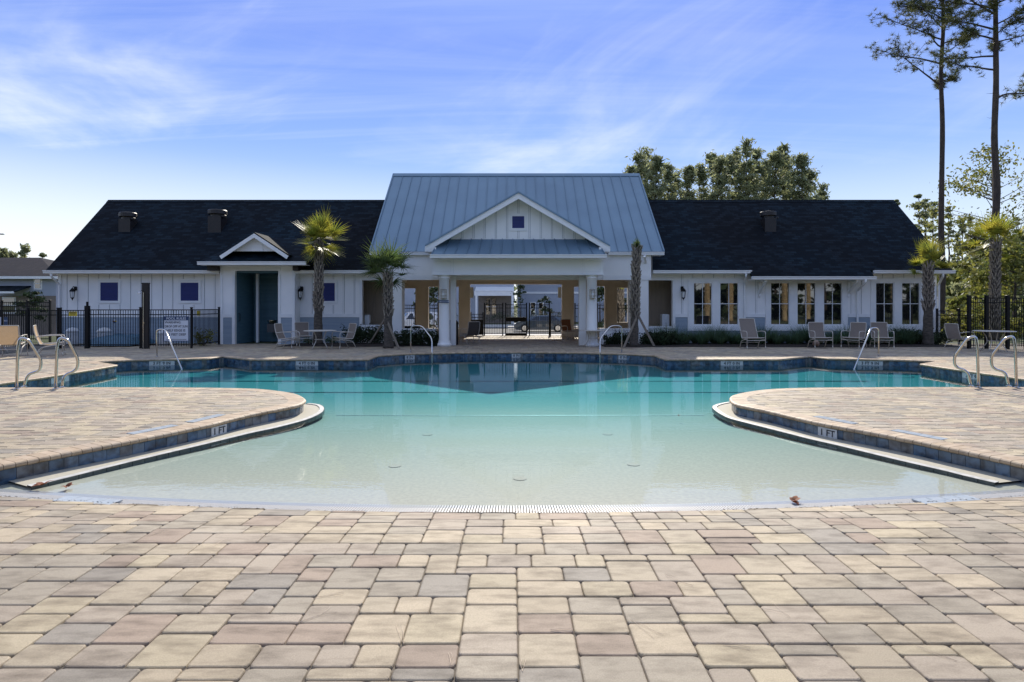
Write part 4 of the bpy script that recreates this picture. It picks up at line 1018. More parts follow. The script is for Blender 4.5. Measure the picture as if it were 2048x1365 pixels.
mb.raw([(ap.x - hw, ty2, tz), (ap.x + hw, ty2, tz), (ap.x, ty2, ap.z - .12), (ap.x - hw, ty2 + .1, tz), (ap.x + hw, ty2 + .1, tz), (ap.x, ty2 + .1, ap.z - .12)], [(0, 1, 2), (5, 4, 3), (0, 3, 4, 1), (1, 4, 5, 2), (2, 5, 3, 0)]); part(mb, 'gable_panel', M['white'])
gx0, gx1, gz0, gz1 = X(1024.5, ty2), X(1048.5, ty2), Z(457, ty2), Z(433, ty2); louvre(gx0, gx1, gz0, gz1, ty2)
for k in range(-7, 8):
    x = ap.x + k * .46; top = ap.z - .14 - abs(x - ap.x) * sl2; z0 = tz + .08
    if abs(k) < 1:
        for a, b in ((z0, gz0 - .11), (gz1 + .11, top)): mb = MB(); mb.box(x - .022, x + .022, ty2 - .024, ty2 - .0035, a, b); SHADE.box(x - .035, x + .035, ty2 - .0032, ty2 - .0003, a, b); part(mb, 'batten', M['white'])
    elif top > z0 + .1: mb = MB(); mb.box(x - .022, x + .022, ty2 - .024, ty2 - .0035, z0, top); SHADE.box(x - .035, x + .035, ty2 - .0032, ty2 - .0003, z0, top); part(mb, 'batten', M['white'])
# columns
for px, side_ in ((888.6, 'left'), (1183.4, 'right')):
    x = X(px, 24.65); c = MB(); r = .225
    c.lathe([(r * 1.3, 0), (r * 1.3, .10), (r * 1.12, .14), (r * 1.08, .2), (r, .26), (r * .98, 1.4), (r * .93, pb0 - .2), (r * 1.02, pb0 - .19), (r * 1.02, pb0 - .15), (r * .95, pb0 - .13), (r * 1.12, pb0 - .08), (r * 1.15, pb0 - .051)], 40, x, 24.65)
    co = part(c, 'column', M['white'], smooth=False, label=('front %s round column' % side_))
    for f_ in co.data.polygons:
        if abs(f_.normal.z) < .5: f_.use_smooth = True
    s = MB(); s.lathe([(.105, 1.98), (.105, 2.28)], 16, x, 24.40); so = s.build('sconce', M['frost'], co)
    s = MB()
    for z in (1.95, 2.05, 2.21, 2.30): s.lathe([(.13, z), (.13, z + .02), (.0, z + .02)], 16, x, 24.40)
    for a in (-.13, -.07, .07, .13): s.box(x + a - .006, x + a + .006, 24.28, 24.30, 1.95, 2.32)
    s.build('sconce_cage', M['steel'], co)
    if side_ == 'left':
        s = MB(); s.box(x - .21, x + .21, 24.39, 24.41, 1.72 + .06, 1.83 + .06); s.build('name_plate', M['signblue'], co)
        me = text_mesh('\u2190 RESTROOMS', .075); me.materials.append(M['signwhite']); t_ = bpy.data.objects.new('lettering', me); COL.objects.link(t_); t_.parent = co; t_.location = (x, 24.387, 1.835); t_.rotation_euler = (R(90), 0, 0)
for a, b in ((900.5, 911.5), (1158.5, 1172)):
    mb = MB(); mb.box(X(a, 25.2), X(b, 25.2), 25.2, 25.45, 0, pb0 + .1); part(mb, 'post', M['white'])
# breezeway interior
YI = 32.0; op = [(803, 831, 577, 658), (856.6, 877, 574, 657), (905, 917.5, 574, 657), (1148, 1158.6, 574, 657), (1194, 1210, 573, 657), (1234, 1261.5, 576, 645)]
ow = [(X(a, YI), X(b, YI), Z(d, YI), Z(c, YI)) for a, b, c, d in op] + [(X(940, YI), X(1124, YI), -.02, Z(569, YI))]
mb = MB(); wall_grid(mb, -6.0, 6.35, -.02, 3.4, YI, YI + .25, ow); part(mb, 'rear_wall', M['tan'])
mb = MB(); mb.box(-6.15, -6.0, YW + 1.61, YI + .25, -.02, 3.4); part(mb, 'side_wall', M['tan']); mb = MB(); mb.box(6.35, 6.5, YW + 1.61, YI + .25, -.02, 3.4); part(mb, 'side_wall', M['tan'])
mb = MB(); mb.box(-5.4, 5.85, YF + .3, YW + .5, 3.4, 3.5); mb.box(-6.1, 6.4, YW + .5, 34.5, 3.4, 3.5); mb.box(px0 + .2, px1 - .2, YP + .4, YF + .3, 3.402, 3.48); part(mb, 'ceiling', M['tan'])
hd = MB(); zt, zm = Z(553, YI), Z(569, YI); hx0, hx1 = X(940, YI), X(1124, YI)
hd.box(hx0, hx1, YI - .05, YI - .001, zt - .04, zt); hd.box(hx0, hx1, YI - .05, YI - .001, zm, zm + .06)
for k in range(7):
    x = hx0 + k * (hx1 - hx0) / 6; hd.box(x - .03, x + .03, YI - .045, YI - .001, zm + .06, zt - .04)
build_each(hd, 'header_trim', M['tan'], club)
fr = MB()
for o in ow[:6]:
    w = .07; fr.box(o[0] - w, o[0], YI - .03, YI - .001, o[2] - w, o[3] + w); fr.box(o[1], o[1] + w, YI - .03, YI - .001, o[2] - w, o[3] + w); fr.box(o[0], o[1], YI - .03, YI - .001, o[3], o[3] + w); fr.box(o[0], o[1], YI - .05, YI - .001, o[2] - w, o[2])
build_each(fr, 'opening_trim', M['tan'], club)
for px in (944, 1119):
    mb = MB(); mb.bevbox(X(px, YI) - .09, X(px, YI) + .09, YI - .16, YI - .052, Z(596, YI), Z(575, YI), .02); part(mb, 'sconce', M['frost'])
fl = MB(); x = -6.0
PVb = pack(int(12.3 / U), int((33.2 - 26.3) / U), 21); fm = MB()
for i, j, w, h in PVb:
    x0 = -6 + i * U; y0 = 26.3 + j * U; stone(fm, [Vector(p) for p in ((x0, y0), (x0 + w * U, y0), (x0 + w * U, y0 + h * U), (x0, y0 + h * U))], flat, tone(), full=False, gap=.0035, ch=.008)
part(fm, 'breezeway_pavers', M['paver'], kind='stuff')
fb = MB(); fb.box(-6.0, 6.35, DY1 + .001, 33.5, -.1, -.017); part(fb, 'breezeway_base', M['sand'])
# low walls flanking the portico
for a, b in ((803.5, 872), (1200, 1263)):
    mb = MB(); mb.box(X(a, YF), X(b, YF), YF + .1, YF + .25, 0, .62); mb.box(X(a, YF) - .01, X(b, YF) + .01, YF + .07, YF + .28, .62, .68); part(mb, 'low_wall', M['white'])
part(SHADE, 'batten_shade_lines', M['shade_line'], kind='stuff')
# wall lanterns
def lantern(x, z, where_):
    l_ = empty('wall_lantern', (x, YW - .02, z), 'black coach lantern on the white wall %s' % where_, 'wall lantern', 'black wall lanterns')
    mb = MB(); mb.lathe([(.06, .12), (.07, .14), (.07, .26), (.05, .30)], 10, 0, -.0); mb.tube([(0, -.03, .24), (0, -.14, .30), (0, -.2, .2)], .016, 6); mb.build('bracket', M['black'], l_)
    mb = MB(); mb.lathe([(.03, .22), (.12, .10), (.125, .08), (.10, .07)], 6, 0, -.2); mb.build('hood', M['black'], l_)
    mb = MB(); mb.lathe([(.085, .068), (.06, -.19)], 6, 0, -.2); mb.build('glass', M['frost'], l_)
    mb = MB()
    for k in range(6):
        a = 2 * PI * k / 6; mb.beam((.092 * math.cos(a), -.2 + .092 * math.sin(a), .07), (.065 * math.cos(a), -.2 + .065 * math.sin(a), -.2), .012, .012)
    mb.lathe([(.07, -.19), (.075, -.21), (.03, -.25), (.012, -.31), (0, -.32)], 6, 0, -.2); mb.build('cage', M['black'], l_)
lantern(X(152), Z(587), 'at the far left end'); lantern(X(604), Z(587), 'beside the recessed bay'); lantern(X(1364), Z(587), 'left of the first pair of windows')
# ------------------------------------------------------------------ fences
PICK = {}
def pickets(parent, p0, p1, step, h, base=.08, w=.016):
    d = Vector(p1) - Vector(p0); n = max(1, int(round(d.length / step))); key = (round(h, 2), w, base)
    for k in range(1, n):
        p = Vector(p0) + d * k / n; rel = Vector((p.x, p.y, 0)) - parent.location
        if key in PICK: instance(PICK[key], parent, rel)
        else: mb = MB(); mb.box(-w / 2, w / 2, -w / 2, w / 2, base, h); o = mb.build('picket', M['black'], parent); o.location = rel; PICK[key] = o
def fence(name, label, cat, pts, h, step=.098, post=.065, rails=(-.02, -.2, .14), pickh=None, group=None):
    t = empty(name, (pts[0][0], pts[0][1], 0), label, cat, group)
    for p in pts:
        mb = MB(); x, y = p[0] - pts[0][0], p[1] - pts[0][1]; q = post / 2; mb.box(x - q, x + q, y - q, y + q, -.02, h + .06); mb.bevbox(x - q - .008, x + q + .008, y - q - .008, y + q + .008, h + .06, h + .09, .01); mb.build('post', M['black'], t)
    for a, b in zip(pts, pts[1:]):
        for r in rails:
            z = h + r if r < 0 else r; mb = MB(); mb.beam((a[0] - pts[0][0], a[1] - pts[0][1], z), (b[0] - pts[0][0], b[1] - pts[0][1], z), .03, .035); mb.build('rail', M['black'], t)
        pickets(t, (a[0], a[1], 0), (b[0], b[1], 0), step, pickh or h - .02)
    return t
YFN = 23.4; xf = lambda px, D=YFN: (px - CX) * D / F
fA = fence('pool_fence', 'black metal picket fence along the equipment yard carrying the pool rules sign', 'fence', [(xf(177), YFN), (xf(281), YFN), (xf(383), YFN), (xf(383), 25.6)], 1.52)
fB = fence('pool_fence', 'short black fence panel with a yellow warning plate left of the gate post', 'fence', [(xf(121), YFN), (xf(172), YFN)], 1.50)
mb = MB(); mb.box(-.07, .07, -.07, .07, 0, 1.66); mb.bevbox(-.03, .03, -.03, .03, 1.66, 1.82, .01); o = mb.build('gate_post', M['black']); o.location = (xf(176.5), YFN - .05, 0); tag(o, 'thick black gate post with a magnetic latch on top', 'post')
fC = fence('yard_fence', 'dense black fence in shade behind the left patio chairs', 'fence', [(xf(116), YFN), (xf(60), YFN - .1), (xf(5), YFN - .2), (xf(-40), YFN - .2)], 1.50, step=.075)
fD = fence('tall_fence', 'taller black fence section with post caps in front of the neighbouring house', 'fence', [(xf(100, 27.5), 27.5), (xf(55, 27.5), 27.5), (xf(4, 27.5), 27.5), (xf(-50, 27.5), 27.5)], 1.83)
fE = fence('side_fence', 'tall dense black fence behind the right patio table', 'fence', [(xf(1938, 23.2), 23.2), (xf(1973, 23.2), 23.2), (xf(2015, 23.2), 23.2), (xf(2052, 23.2), 23.2)], 1.98, step=.085, post=.10)
fF = fence('low_fence', 'low black fence between the clubhouse corner and the tall right fence', 'fence', [(xf(1874, 26.0), 26.0), (xf(1918, 26.0), 26.0), (xf(1938, 25.6), 25.6)], 1.45, step=.09)
# fences at the rear of the breezeway and the entrance gates
YG = 33.0; xg = lambda px: (px - CX) * YG / F
def gate(xa, xb, h, label, midrail=False, group=None):
    t = fence('entrance_gate' if midrail else 'picket_fence', label, 'gate' if midrail else 'fence', [(xa, YG), (xb, YG)], h, step=.095, rails=(-.02, -.2, .12))
    if midrail:
        mb = MB(); mb.box(0, xb - xa, -.03, .03, .78, 1.02); mb.build('lock_rail', M['black'], t); mb = MB(); mb.box(0, xb - xa, -.02, .02, .0, .12); mb.build('kick_rail', M['black'], t)
    return t
gate(xg(969), xg(1005.5), 1.72, 'black picket panel left of the double gate at the back of the breezeway')
gate(xg(1011.5), xg(1053), 1.72, 'black pedestrian gate with a solid lock rail in the middle of the breezeway', True)
gate(xg(1059), xg(1098.5), 1.72, 'black picket panel right of the pedestrian gate, in front of the parked sedan')
gate(xg(1101), xg(1124), 1.28, 'low black picket panel beside the right breezeway wall')
gate(xg(942), xg(966), 1.2, 'low black picket panel with screen beside the left breezeway wall')
mb = MB(); mb.box(0, .62, -.03, .0, .05, .88); o = mb.build('screen_panel', M['black']); o.location = (xg(943), YG - .05, 0); tag(o, 'solid black screen panel at the left of the rear gates', 'panel')
for k, (a, b) in enumerate(((805, 830), (858, 876), (1150, 1158), (1195, 1209), (1236, 1261))):
    D = 32.5; fence('opening_fence', 'black picket guard seen through %s' % ('the far left breezeway opening', 'the opening just left of the left column', 'the narrow slot left of the right column', 'the opening just right of the right column', 'the opening left of the leaning right palm')[k], 'fence', [((a - CX) * D / F, D), ((b - CX) * D / F, D)], 1.7, step=.1)
# signs
sg = empty('pool_rules_sign', (xf(354.5), YFN - .06, 1.24), 'white pool rules sign with navy heading hung on the black fence', 'sign')
w, h = .49, .485; sg.location.z = Z(658, YFN)
mb = MB(); mb.bevbox(-w, w, -.012, .0, -h, h, .002); mb.build('board', M['signwhite'], sg)
mb = MB(); mb.box(-w + .02, w - .02, -.016, -.0125, h - .155, h - .02); mb.build('heading_band', M['signblue'], sg)
mb = MB()
for q in ((-w, w, -h, -h + .02), (-w, w, h - .02, h), (-w, -w + .02, -h + .02, h - .02), (w - .02, w, -h + .02, h - .02)): mb.box(q[0], q[1], -.0165, -.013, q[2], q[3])
mb.build('border', M['signblue'], sg)
text('POOL RULES', .135, sg, (0, -.018, h - .088), (R(90), 0, 0), M['signwhite'])
for k, (tx, sz) in enumerate((('WARNING:', .125), ('DROP OFF AT SUN', .125), ('SHELF EDGE IS', .125), ('3.75 FEET DEEP', .125))):
    me = text_mesh(tx, sz, .001); me.materials.append(M['ink']); o = bpy.data.objects.new('lettering', me); COL.objects.link(o); o.parent = sg
    xs_ = [v.co.x for v in me.vertices]; wd = max(xs_) - min(xs_); o.scale.x = min(1, (2 * w - .1) / wd); o.location = (-w + .05 + wd * o.scale.x / 2, -.016, h - .235 - k * .158); o.rotation_euler = (R(90), 0, 0)
mb = MB(); 
for k in range(2): mb.box(-.4, .4, -.0145, -.0125, -h + .045 + k * .03, -h + .055 + k * .03)
mb.build('fine_print', M['ink'], sg)
yl = empty('warning_plate', (xf(147.5), YFN - .04, Z(628, YFN)), 'small yellow warning plate on the left fence', 'sign')
mb = MB(); mb.box(-.16, .16, -.006, 0, -.09, .09); mb.build('plate', M['yellow'], yl); mb = MB(); mb.box(-.14, .14, -.009, -.0065, .045, .075); mb.box(-.12, .12, -.009, -.0065, -.005, .015); mb.box(-.10, .10, -.009, -.0065, -.055, -.035); mb.build('print', M['ink'], yl)
y2 = empty('warning_plate', (xf(398, 25), 25.0 - .04, 1.35), 'tiny yellow plate on the return fence near the recess', 'sign'); mb = MB(); mb.box(-.07, .07, -.006, 0, -.1, .1); mb.build('plate', M['yellow'], y2)
hz = empty('hazard_placard', (xf(227), YFN + .06, Z(643, YFN)), 'diamond hazard placard behind the pickets of the equipment yard', 'sign', None); mb = MB()
for cx, cz, m_ in ((0, .045, 'signwhite'), (-.045, 0, 'leafdry'), (.045, 0, 'yellow'), (0, -.045, 'signblue')):
    mb = MB(); mb.raw([(cx, 0, cz - .044), (cx + .044, 0, cz), (cx, 0, cz + .044), (cx - .044, 0, cz), (cx, .006, cz - .044), (cx + .044, .006, cz), (cx, .006, cz + .044), (cx - .044, .006, cz)], [(0, 1, 2, 3), (7, 6, 5, 4), (0, 4, 5, 1), (1, 5, 6, 2), (2, 6, 7, 3), (3, 7, 4, 0)]); mb.build('diamond', M[m_], hz)
for k, px in enumerate((10, 23)):
    n = empty('notice', (xf(px), YFN - .26, Z(642, YFN)), ('white vertical notice', 'blue round-topped notice')[k] + ' on the shaded left fence', 'sign'); mb = MB(); mb.box(-.07, .07, -.006, 0, -.15, .15); mb.build('plate', M['signwhite' if k == 0 else 'signblue'], n)
    text('POOL' if k == 0 else '911', .09, n, (0, -.008, 0), (R(90), R(90), 0) if k == 0 else (R(90), 0, 0), M['ink' if k == 0 else 'signwhite'])
# shower post
sh = empty('shower_post', (xf(298), 23.2, 0), 'dark brown square shower post standing in front of the fence', 'shower')
h = Z(567, 23.2); mb = MB(); mb.box(-.12, .12, -.06, .06, 0, h - .03); mb.bevbox(-.13, .13, -.07, .07, h - .03, h + .02, .01); mb.build('post', M['bronze'], sh)
mb = MB(); mb.tube([(-.05, -.09, .02), (-.05, -.09, h - .35)], .012, 6); mb.build('pipe', M['steel'], sh)
mb = MB(); mb.tube(fillet([(-.05, -.07, h - .3), (-.08, -.22, h - .28), (-.09, -.28, h - .36)], .05), [.015] * 2 + [.015] * 4 + [.02, .045][:2] if False else .015, 8); mb.lathe([(.012, h - .34), (.05, h - .40), (.05, h - .415), (0, h - .415)], 12, -.09, -.28); mb.build('shower_head', M['steel'], sh)
mb = MB(); mb.lathe([(.03, .98), (.03, 1.02)], 10, -.02, -.09); mb.build('tap', M['steel'], sh)
# equipment yard
def thing1(mb, name, m, label, cat, group=None, **k): return tag(mb.build(name, m, **k), label, cat, group)
mb = MB()
nx_, ny_ = 26, 10; x0, x1, y0, y1 = xf(190, 25), xf(285, 25), 24.2, 26.2
vs = []
for j in range(ny_ + 1):
    for i in range(nx_ + 1):
        u, v = i / nx_, j / ny_; e = min(1, 6 * min(u, 1 - u, v, 1 - v)); z = .05 + e * (.35 + .15 * noise.noise(Vector((u * 6, v * 3, 0)))); vs.append((x0 + (x1 - x0) * u, y0 + (y1 - y0) * v, z))
mb.raw(vs, [(j * (nx_ + 1) + i, j * (nx_ + 1) + i + 1, (j + 1) * (nx_ + 1) + i + 1, (j + 1) * (nx_ + 1) + i) for j in range(ny_) for i in range(nx_)]); thing1(mb, 'tarp', M['cover'], 'crumpled blue tarp lying in the equipment yard', 'tarp', smooth=True)
for k, (px, w_, h_, nm) in enumerate(((138, .5, .75, 'far left, behind the yellow plate'), (202, .55, .75, 'behind the gate panel'), (322, .5, .65, 'behind the pool rules sign'))):
    v = empty('filter_tank', (xf(px, 25), 25.2, 0), 'white plastic equipment tank in the yard, %s' % nm, 'tank', 'equipment tanks behind the fence'); mb = MB(); mb.lathe([(w_ * .42, 0), (w_ * .45, .1), (w_ * .45, h_ * .75)], 18); mb.build('body', M['plastic'], v); mb = MB(); mb.lathe([(w_ * .5, h_ * .75), (w_ * .5, h_ * .82), (w_ * .3, h_ * .95), (0, h_)], 18); mb.build('lid', M['plastic'], v)
bx = empty('meter_box', (xf(287.5, 26.3), 26.3, 0), 'grey control box with a hanging hose on the yard wall', 'control box'); mb = MB(); mb.bevbox(-.13, .13, 0, .15, 1.0, 1.45, .02); mb.build('box', M['plastic'], bx); mb = MB(); mb.tube(fillet([(0, .05, 1.0), (0, .05, .7), (.12, .05, .5), (.02, .05, .35), (-.05, .05, 0)], .1), .02, 6); mb.build('hose', M['tyre'], bx)
# ------------------------------------------------------------------ rails
def rail3(name, pts, label, group, r=.024, flange=()):
    base = pts[0]; t = empty(name, (base[0], base[1], 0), label, 'handrail', group)
    P = [Vector(p) - t.location for p in pts]; mb = MB(); mb.tube(fillet(P, .16, 7), r, 14); mb.build('rail_tube', M['steel'], t, smooth=True)
    for p in flange:
        mb = MB(); q = Vector(p) - t.location; mb.lathe([(r + .03, q.z + .002), (r + .03, q.z + .012), (r + .005, q.z + .022), (r, q.z + .03)], 16, q.x, q.y); mb.build('flange', M['steel'], t)
def grab(pxs, label):                                 # outer post foot, top, out over the water, back to the inner foot
    (fx_, fy_), (tx, ty), (dx, dy), (kx, ky), (bx_, by_), (ex, ey) = pxs
    D0 = F * H0 / (fy_ - YH); D1 = F * H0 / (ey - YH)
    a = gd(fx_, fy_, D0); top = gd(tx, ty, D0 + .02); dirn = (1 if dx > fx_ else -1)
    c1 = gd(dx, dy, D0 + .32); c2 = gd(kx, ky, D0 + .34); c3 = gd(bx_, by_, D1 + .05); e = gd(ex, ey, D1)
    a.z = 0; e.z = 0; sh_ = gd(fx_ + (tx - fx_) * .25, ty + 18, D0)
    tt = gd(tx, ty, D0 + .1)
    rail3('grab_rail', [a, gd(fx_ + (tx - fx_) * .2, ty + 22, D0), gd((fx_ + tx) / 2, ty, D0 + .03), gd(tx + dirn * 10, ty + 5, D0 + .12), c1, c2, c3, e], label, 'stainless grab rails at the pool ends', .027, (a, e))
grab([(33, 779), (47, 675), (83, 721), (80, 742), (55, 749), (48, 774.5)], 'curved stainless grab rail farthest left, beside the patio chairs')
grab([(111, 779), (126, 675), (157, 721), (153, 742), (128, 750), (124, 776)], 'curved stainless grab rail on the left end, the one nearer the pool middle')
grab([(1957, 776), (1945, 672), (1908, 714), (1910, 735), (1935, 742), (1942.5, 773.5)], 'curved stainless grab rail on the right end, the one nearer the pool middle')
grab([(2033, 776), (2020, 672), (1981, 714), (1985, 738), (2011, 744), (2018, 773.5)], 'curved stainless grab rail farthest right')
def stair(pb, pt, pk, pw, pe, label, D0=19.45):
    a = gd(*pb, D0); a.z = 0; De = F * (H0 + .25) / (pe[1] - YH)
    rail3('stair_rail', [a, gd(pt[0], pt[1], D0), gd(pk[0], pk[1], D0 - .15), gd(pe[0], pe[1], De)] if pw is None else [a, gd(*pt, D0), gd(*pk, D0 - .1), gd(*pw, D0 - .6), gd(pe[0], pe[1], De)], label, 'stair handrails into the pool', .022, (a,))
stair((314, 715), (313, 659), (330, 659), None, (365, 742), 'bent stainless stair rail in front of the pool rules sign')
stair((1757, 712), (1757, 656), (1742, 656), None, (1707, 742), 'bent stainless stair rail in front of the right wing chairs')
stair((821.5, 706), (821.5, 652), (844, 652), (864, 678), (864, 726), 'stainless handrail left of the middle bay, before the left column', 21.25)
stair((1243.5, 706), (1243.5, 652), (1221, 652), (1200, 678), (1200, 726), 'stainless handrail right of the middle bay, before the leaning palm', 21.25)
# ------------------------------------------------------------------ chairs and tables
def make_chair(seatw=.56, seath=.42, backh=.96, recline=.16, fabric='sling', low=False, wide=None):
    t = empty('patio_chair', (0, 0, 0), 'x', 'chair'); r = .014; hw = seatw / 2; d = .27
    fz_ = seath; bz = seath - .05; yb = .27; top = (0, yb + recline, backh)
    s = MB(); n = 8
    for k in range(n):
        u0, u1 = k / n, (k + 1) / n; f = lambda u: (-d + 2 * d * u, fz_ + (bz - fz_) * u - .035 * math.sin(PI * u))
        (ya, za), (yb_, zb_2) = f(u0), f(u1); s.poly([(-hw + .02, ya, za), (hw - .02, ya, za), (hw - .02, yb_, zb_2), (-hw + .02, yb_, zb_2)])
    s.build('seat', M[fabric], t, smooth=True)
    s = MB()
    def bp(u): return (yb - .0 + recline * u + .035 * math.sin(PI * u) * (1 if recline < .3 else .5), bz + (backh - bz) * u)
    for k in range(n):
        (ya, za), (yb_, zb_2) = bp(k / n), bp((k + 1) / n); s.poly([(-hw + .02, ya, za), (hw - .02, ya, za), (hw - .02, yb_, zb_2), (-hw + .02, yb_, zb_2)])
    s.build('backrest', M[fabric], t, smooth=True)
    bf = MB(); P = [(sx * hw, bp(u)[0], bp(u)[1]) for sx in (1,) for u in (0, .35, .7, 1)]
    L = [(-hw, y, z) for _, y, z in P]; bf.tube(fillet([(-hw, -d, fz_)] + L + list(reversed(P)) + [(hw, -d, fz_)], .05, 3), r, 8); bf.build('back_frame', M['frame'], t, smooth=True)
    fs_ = MB(); fs_.tube([(-hw, -d, fz_ - .005), (hw, -d, fz_ - .005)], r, 8); fs_.build('front_bar', M['frame'], t)
    ar = seath + .22
    for sx in (-1, 1):
        x = sx * (hw + .035); a = MB()
        a.tube(fillet([(x, -d - .02, .12), (x, -d - .03, ar - .06), (x, -d + .02, ar + .005), (x, .05, ar + .01), (sx * hw, bp(.42)[0], ar - .03)], .09, 5), r, 8); a.build('armrest', M['frame'], t, smooth=True)
        l_ = MB(); l_.tube([(x, -d - .02, .125), (x, -d - .045, 0)], r, 8); l_.build('leg', M['frame'], t, smooth=True)
        l_ = MB(); l_.tube(fillet([(x, -d - .02, fz_ - .06), (x, .0, fz_ - .09), (x, yb - .02, bz - .1), (x, yb + .13, 0)], .06, 4), r, 8); l_.build('leg', M['frame'], t, smooth=True)
    st_ = MB(); st_.tube([(-hw - .035, -d - .025, fz_ - .1), (hw + .035, -d - .025, fz_ - .1)], r * .8, 6); st_.tube([(-hw - .035, yb + .03, .22), (hw + .035, yb + .03, .22)], r * .8, 6); st_.build('stretcher', M['frame'], t)
    return t
def make_table(rad=.61, h=.71):
    t = empty('patio_table', (0, 0, 0), 'x', 'table')
    mb = MB(); mb.lathe([(rad - .03, h - .022), (rad, h - .018), (rad + .005, h - .008), (rad, h), (rad - .02, h + .004), (0, h + .004)], 40); mb.build('table_top', M['frame'], t)
    mb = MB(); ring = [(.20 * math.cos(a), .20 * math.sin(a), .36) for a in np.linspace(0, 2 * PI, 21)]; mb.tube(ring, .01, 6, cap=False); mb.build('ring', M['frame'], t, smooth=True)
    for k in range(4):
        a = PI / 4 + k * PI / 2; c, s_ = math.cos(a), math.sin(a); mb = MB(); mb.tube(fillet([(c * rad * .55, s_ * rad * .55, h - .02), (c * .22, s_ * .22, .5), (c * .19, s_ * .19, .32), (c * rad * .66, s_ * rad * .66, 0)], .12, 5), .015, 8); mb.build('leg', M['frame'], t, smooth=True)
    return t
protos = {}
protos['sling'] = make_chair(); protos['tan'] = make_chair(fabric='slingtan'); protos['dark'] = make_chair(fabric='slingdark'); protos['brown'] = make_chair(fabric='slingbrown')
protos['lounge'] = make_chair(seatw=.60, seath=.42, backh=1.10, recline=.36); protos['table'] = make_table()
index_kids(); used = set()
def place(kind, px, py, deg, label, group=None, sc=1.0):
    o = protos[kind] if kind not in used else copy_tree(protos[kind]); used.add(kind)
    p = gp(px, py); o.location = p; o.rotation_euler = (0, 0, R(deg) - math.atan((px - CX) / F)); o.scale = (sc, sc, sc); o['label'] = label
    if group: o['group'] = group
    elif 'group' in o: del o['group']
    return o
# rotation 0: the chair faces the camera (-Y)
g1 = 'sling patio chairs on the pool deck'
place('sling', 577, 697, 62, 'sling patio chair facing right at the left of the round table', g1)
place('sling', 607, 692, 10, 'sling patio chair behind the round table by the recess', g1)
place('sling', 686, 697, -62, 'sling patio chair on the right of the round table below the tall palm', g1)
place('table', 640, 698, 0, 'round cream patio table in front of the tall left palm', 'patio tables')
place('tan', 24, 712, 165, 'tan sling patio chair seen from behind at the left photo edge', g1, 1.06)
place('tan', 104, 712, 84, 'tan sling patio chair in profile beside the black fence', g1, 1.06)
place('table', -8, 706, 10, 'round patio table cut off by the left photo edge', 'patio tables', 1.0)
place('dark', 940, 687, 205, 'dark sling chair seen from behind near the left column', g1)
place('brown', 1140, 678, 30, 'brown sling chair by the rear right wall of the breezeway', g1)
place('table', 1186, 694, 20, 'patio table standing in front of the right column', 'patio tables', .95)
place('lounge', 1506, 698, 22, 'high-backed sling chair standing alone in front of the first windows', g1, 1.05)
place('sling', 1641, 697, 22, 'sling patio chair with a ball under it', g1, 1.04)
place('sling', 1707, 697, -22, 'sling patio chair between the ball chair and the stair rail', g1, 1.04)
place('sling', 1764, 697, 14, 'sling patio chair partly behind the right stair rail', g1, 1.04)
place('sling', 1920, 697, 140, 'sling patio chair seen from behind before the low right fence', g1, 1.0)
place('table', 1988, 703, 25, 'round patio table in front of the tall right fence', 'patio tables', 1.05)
ball = MB(); ball.lathe([(.13 * math.cos(a) if abs(a) < PI / 2 - .01 else 0, .13 + .13 * math.sin(a)) for a in np.linspace(-PI / 2, PI / 2, 14)], 20, *gp(1632, 694)[:2]); thing1(ball, 'ball', M['ball'], 'brown ball lying under a patio chair by the shrub bed', 'ball', smooth=True)
# litter bin
b_ = empty('litter_bin', gp(906.5, 690), 'tall black litter bin behind the left column', 'litter bin'); mb = MB(); mb.lathe([(.19, 0), (.21, .05), (.21, .88)], 20); mb.build('body', M['black'], b_); mb = MB(); mb.lathe([(.225, .881), (.225, .93), (.15, 1.05), (.0, 1.07)], 20); mb.build('lid', M['black'], b_)
b_ = empty('kiosk_box', gp(811, 684), 'low black planter box beneath the far left breezeway opening', 'planter'); mb = MB(); mb.bevbox(-.45, .65, -.2, .2, 0, .72, .02); mb.build('box', M['black'], b_)
# ------------------------------------------------------------------ palms
def leaf_strip(mb, p, d, n, L, w, droop, segs=3):
    prev = None; b = len(mb.v); d = d.normalized(); side_ = d.cross(n).normalized()
    pos = p.copy(); dd = d.copy()
    for k in range(segs + 1):
        t = k / segs; ww = w * (.55 + .45 * math.sin(PI * min(1, t * 1.2 + .1))) * (1 - t ** 3)
        if k == segs: mb.v.append(tuple(pos))
        else: mb.v += [tuple(pos - side_ * ww / 2), tuple(pos + side_ * ww / 2)]
        dd = (dd + Vector((0, 0, -droop * (t + .2) / segs))).normalized(); pos = pos + dd * L / segs
    for k in range(segs - 1): mb.f.append((b + 2 * k, b + 2 * k + 1, b + 2 * k + 3, b + 2 * k + 2)); mb.c.append((1, 1, 1))
    mb.f.append((b + 2 * segs - 2, b + 2 * segs - 1, b + 2 * segs)); mb.c.append((1, 1, 1))
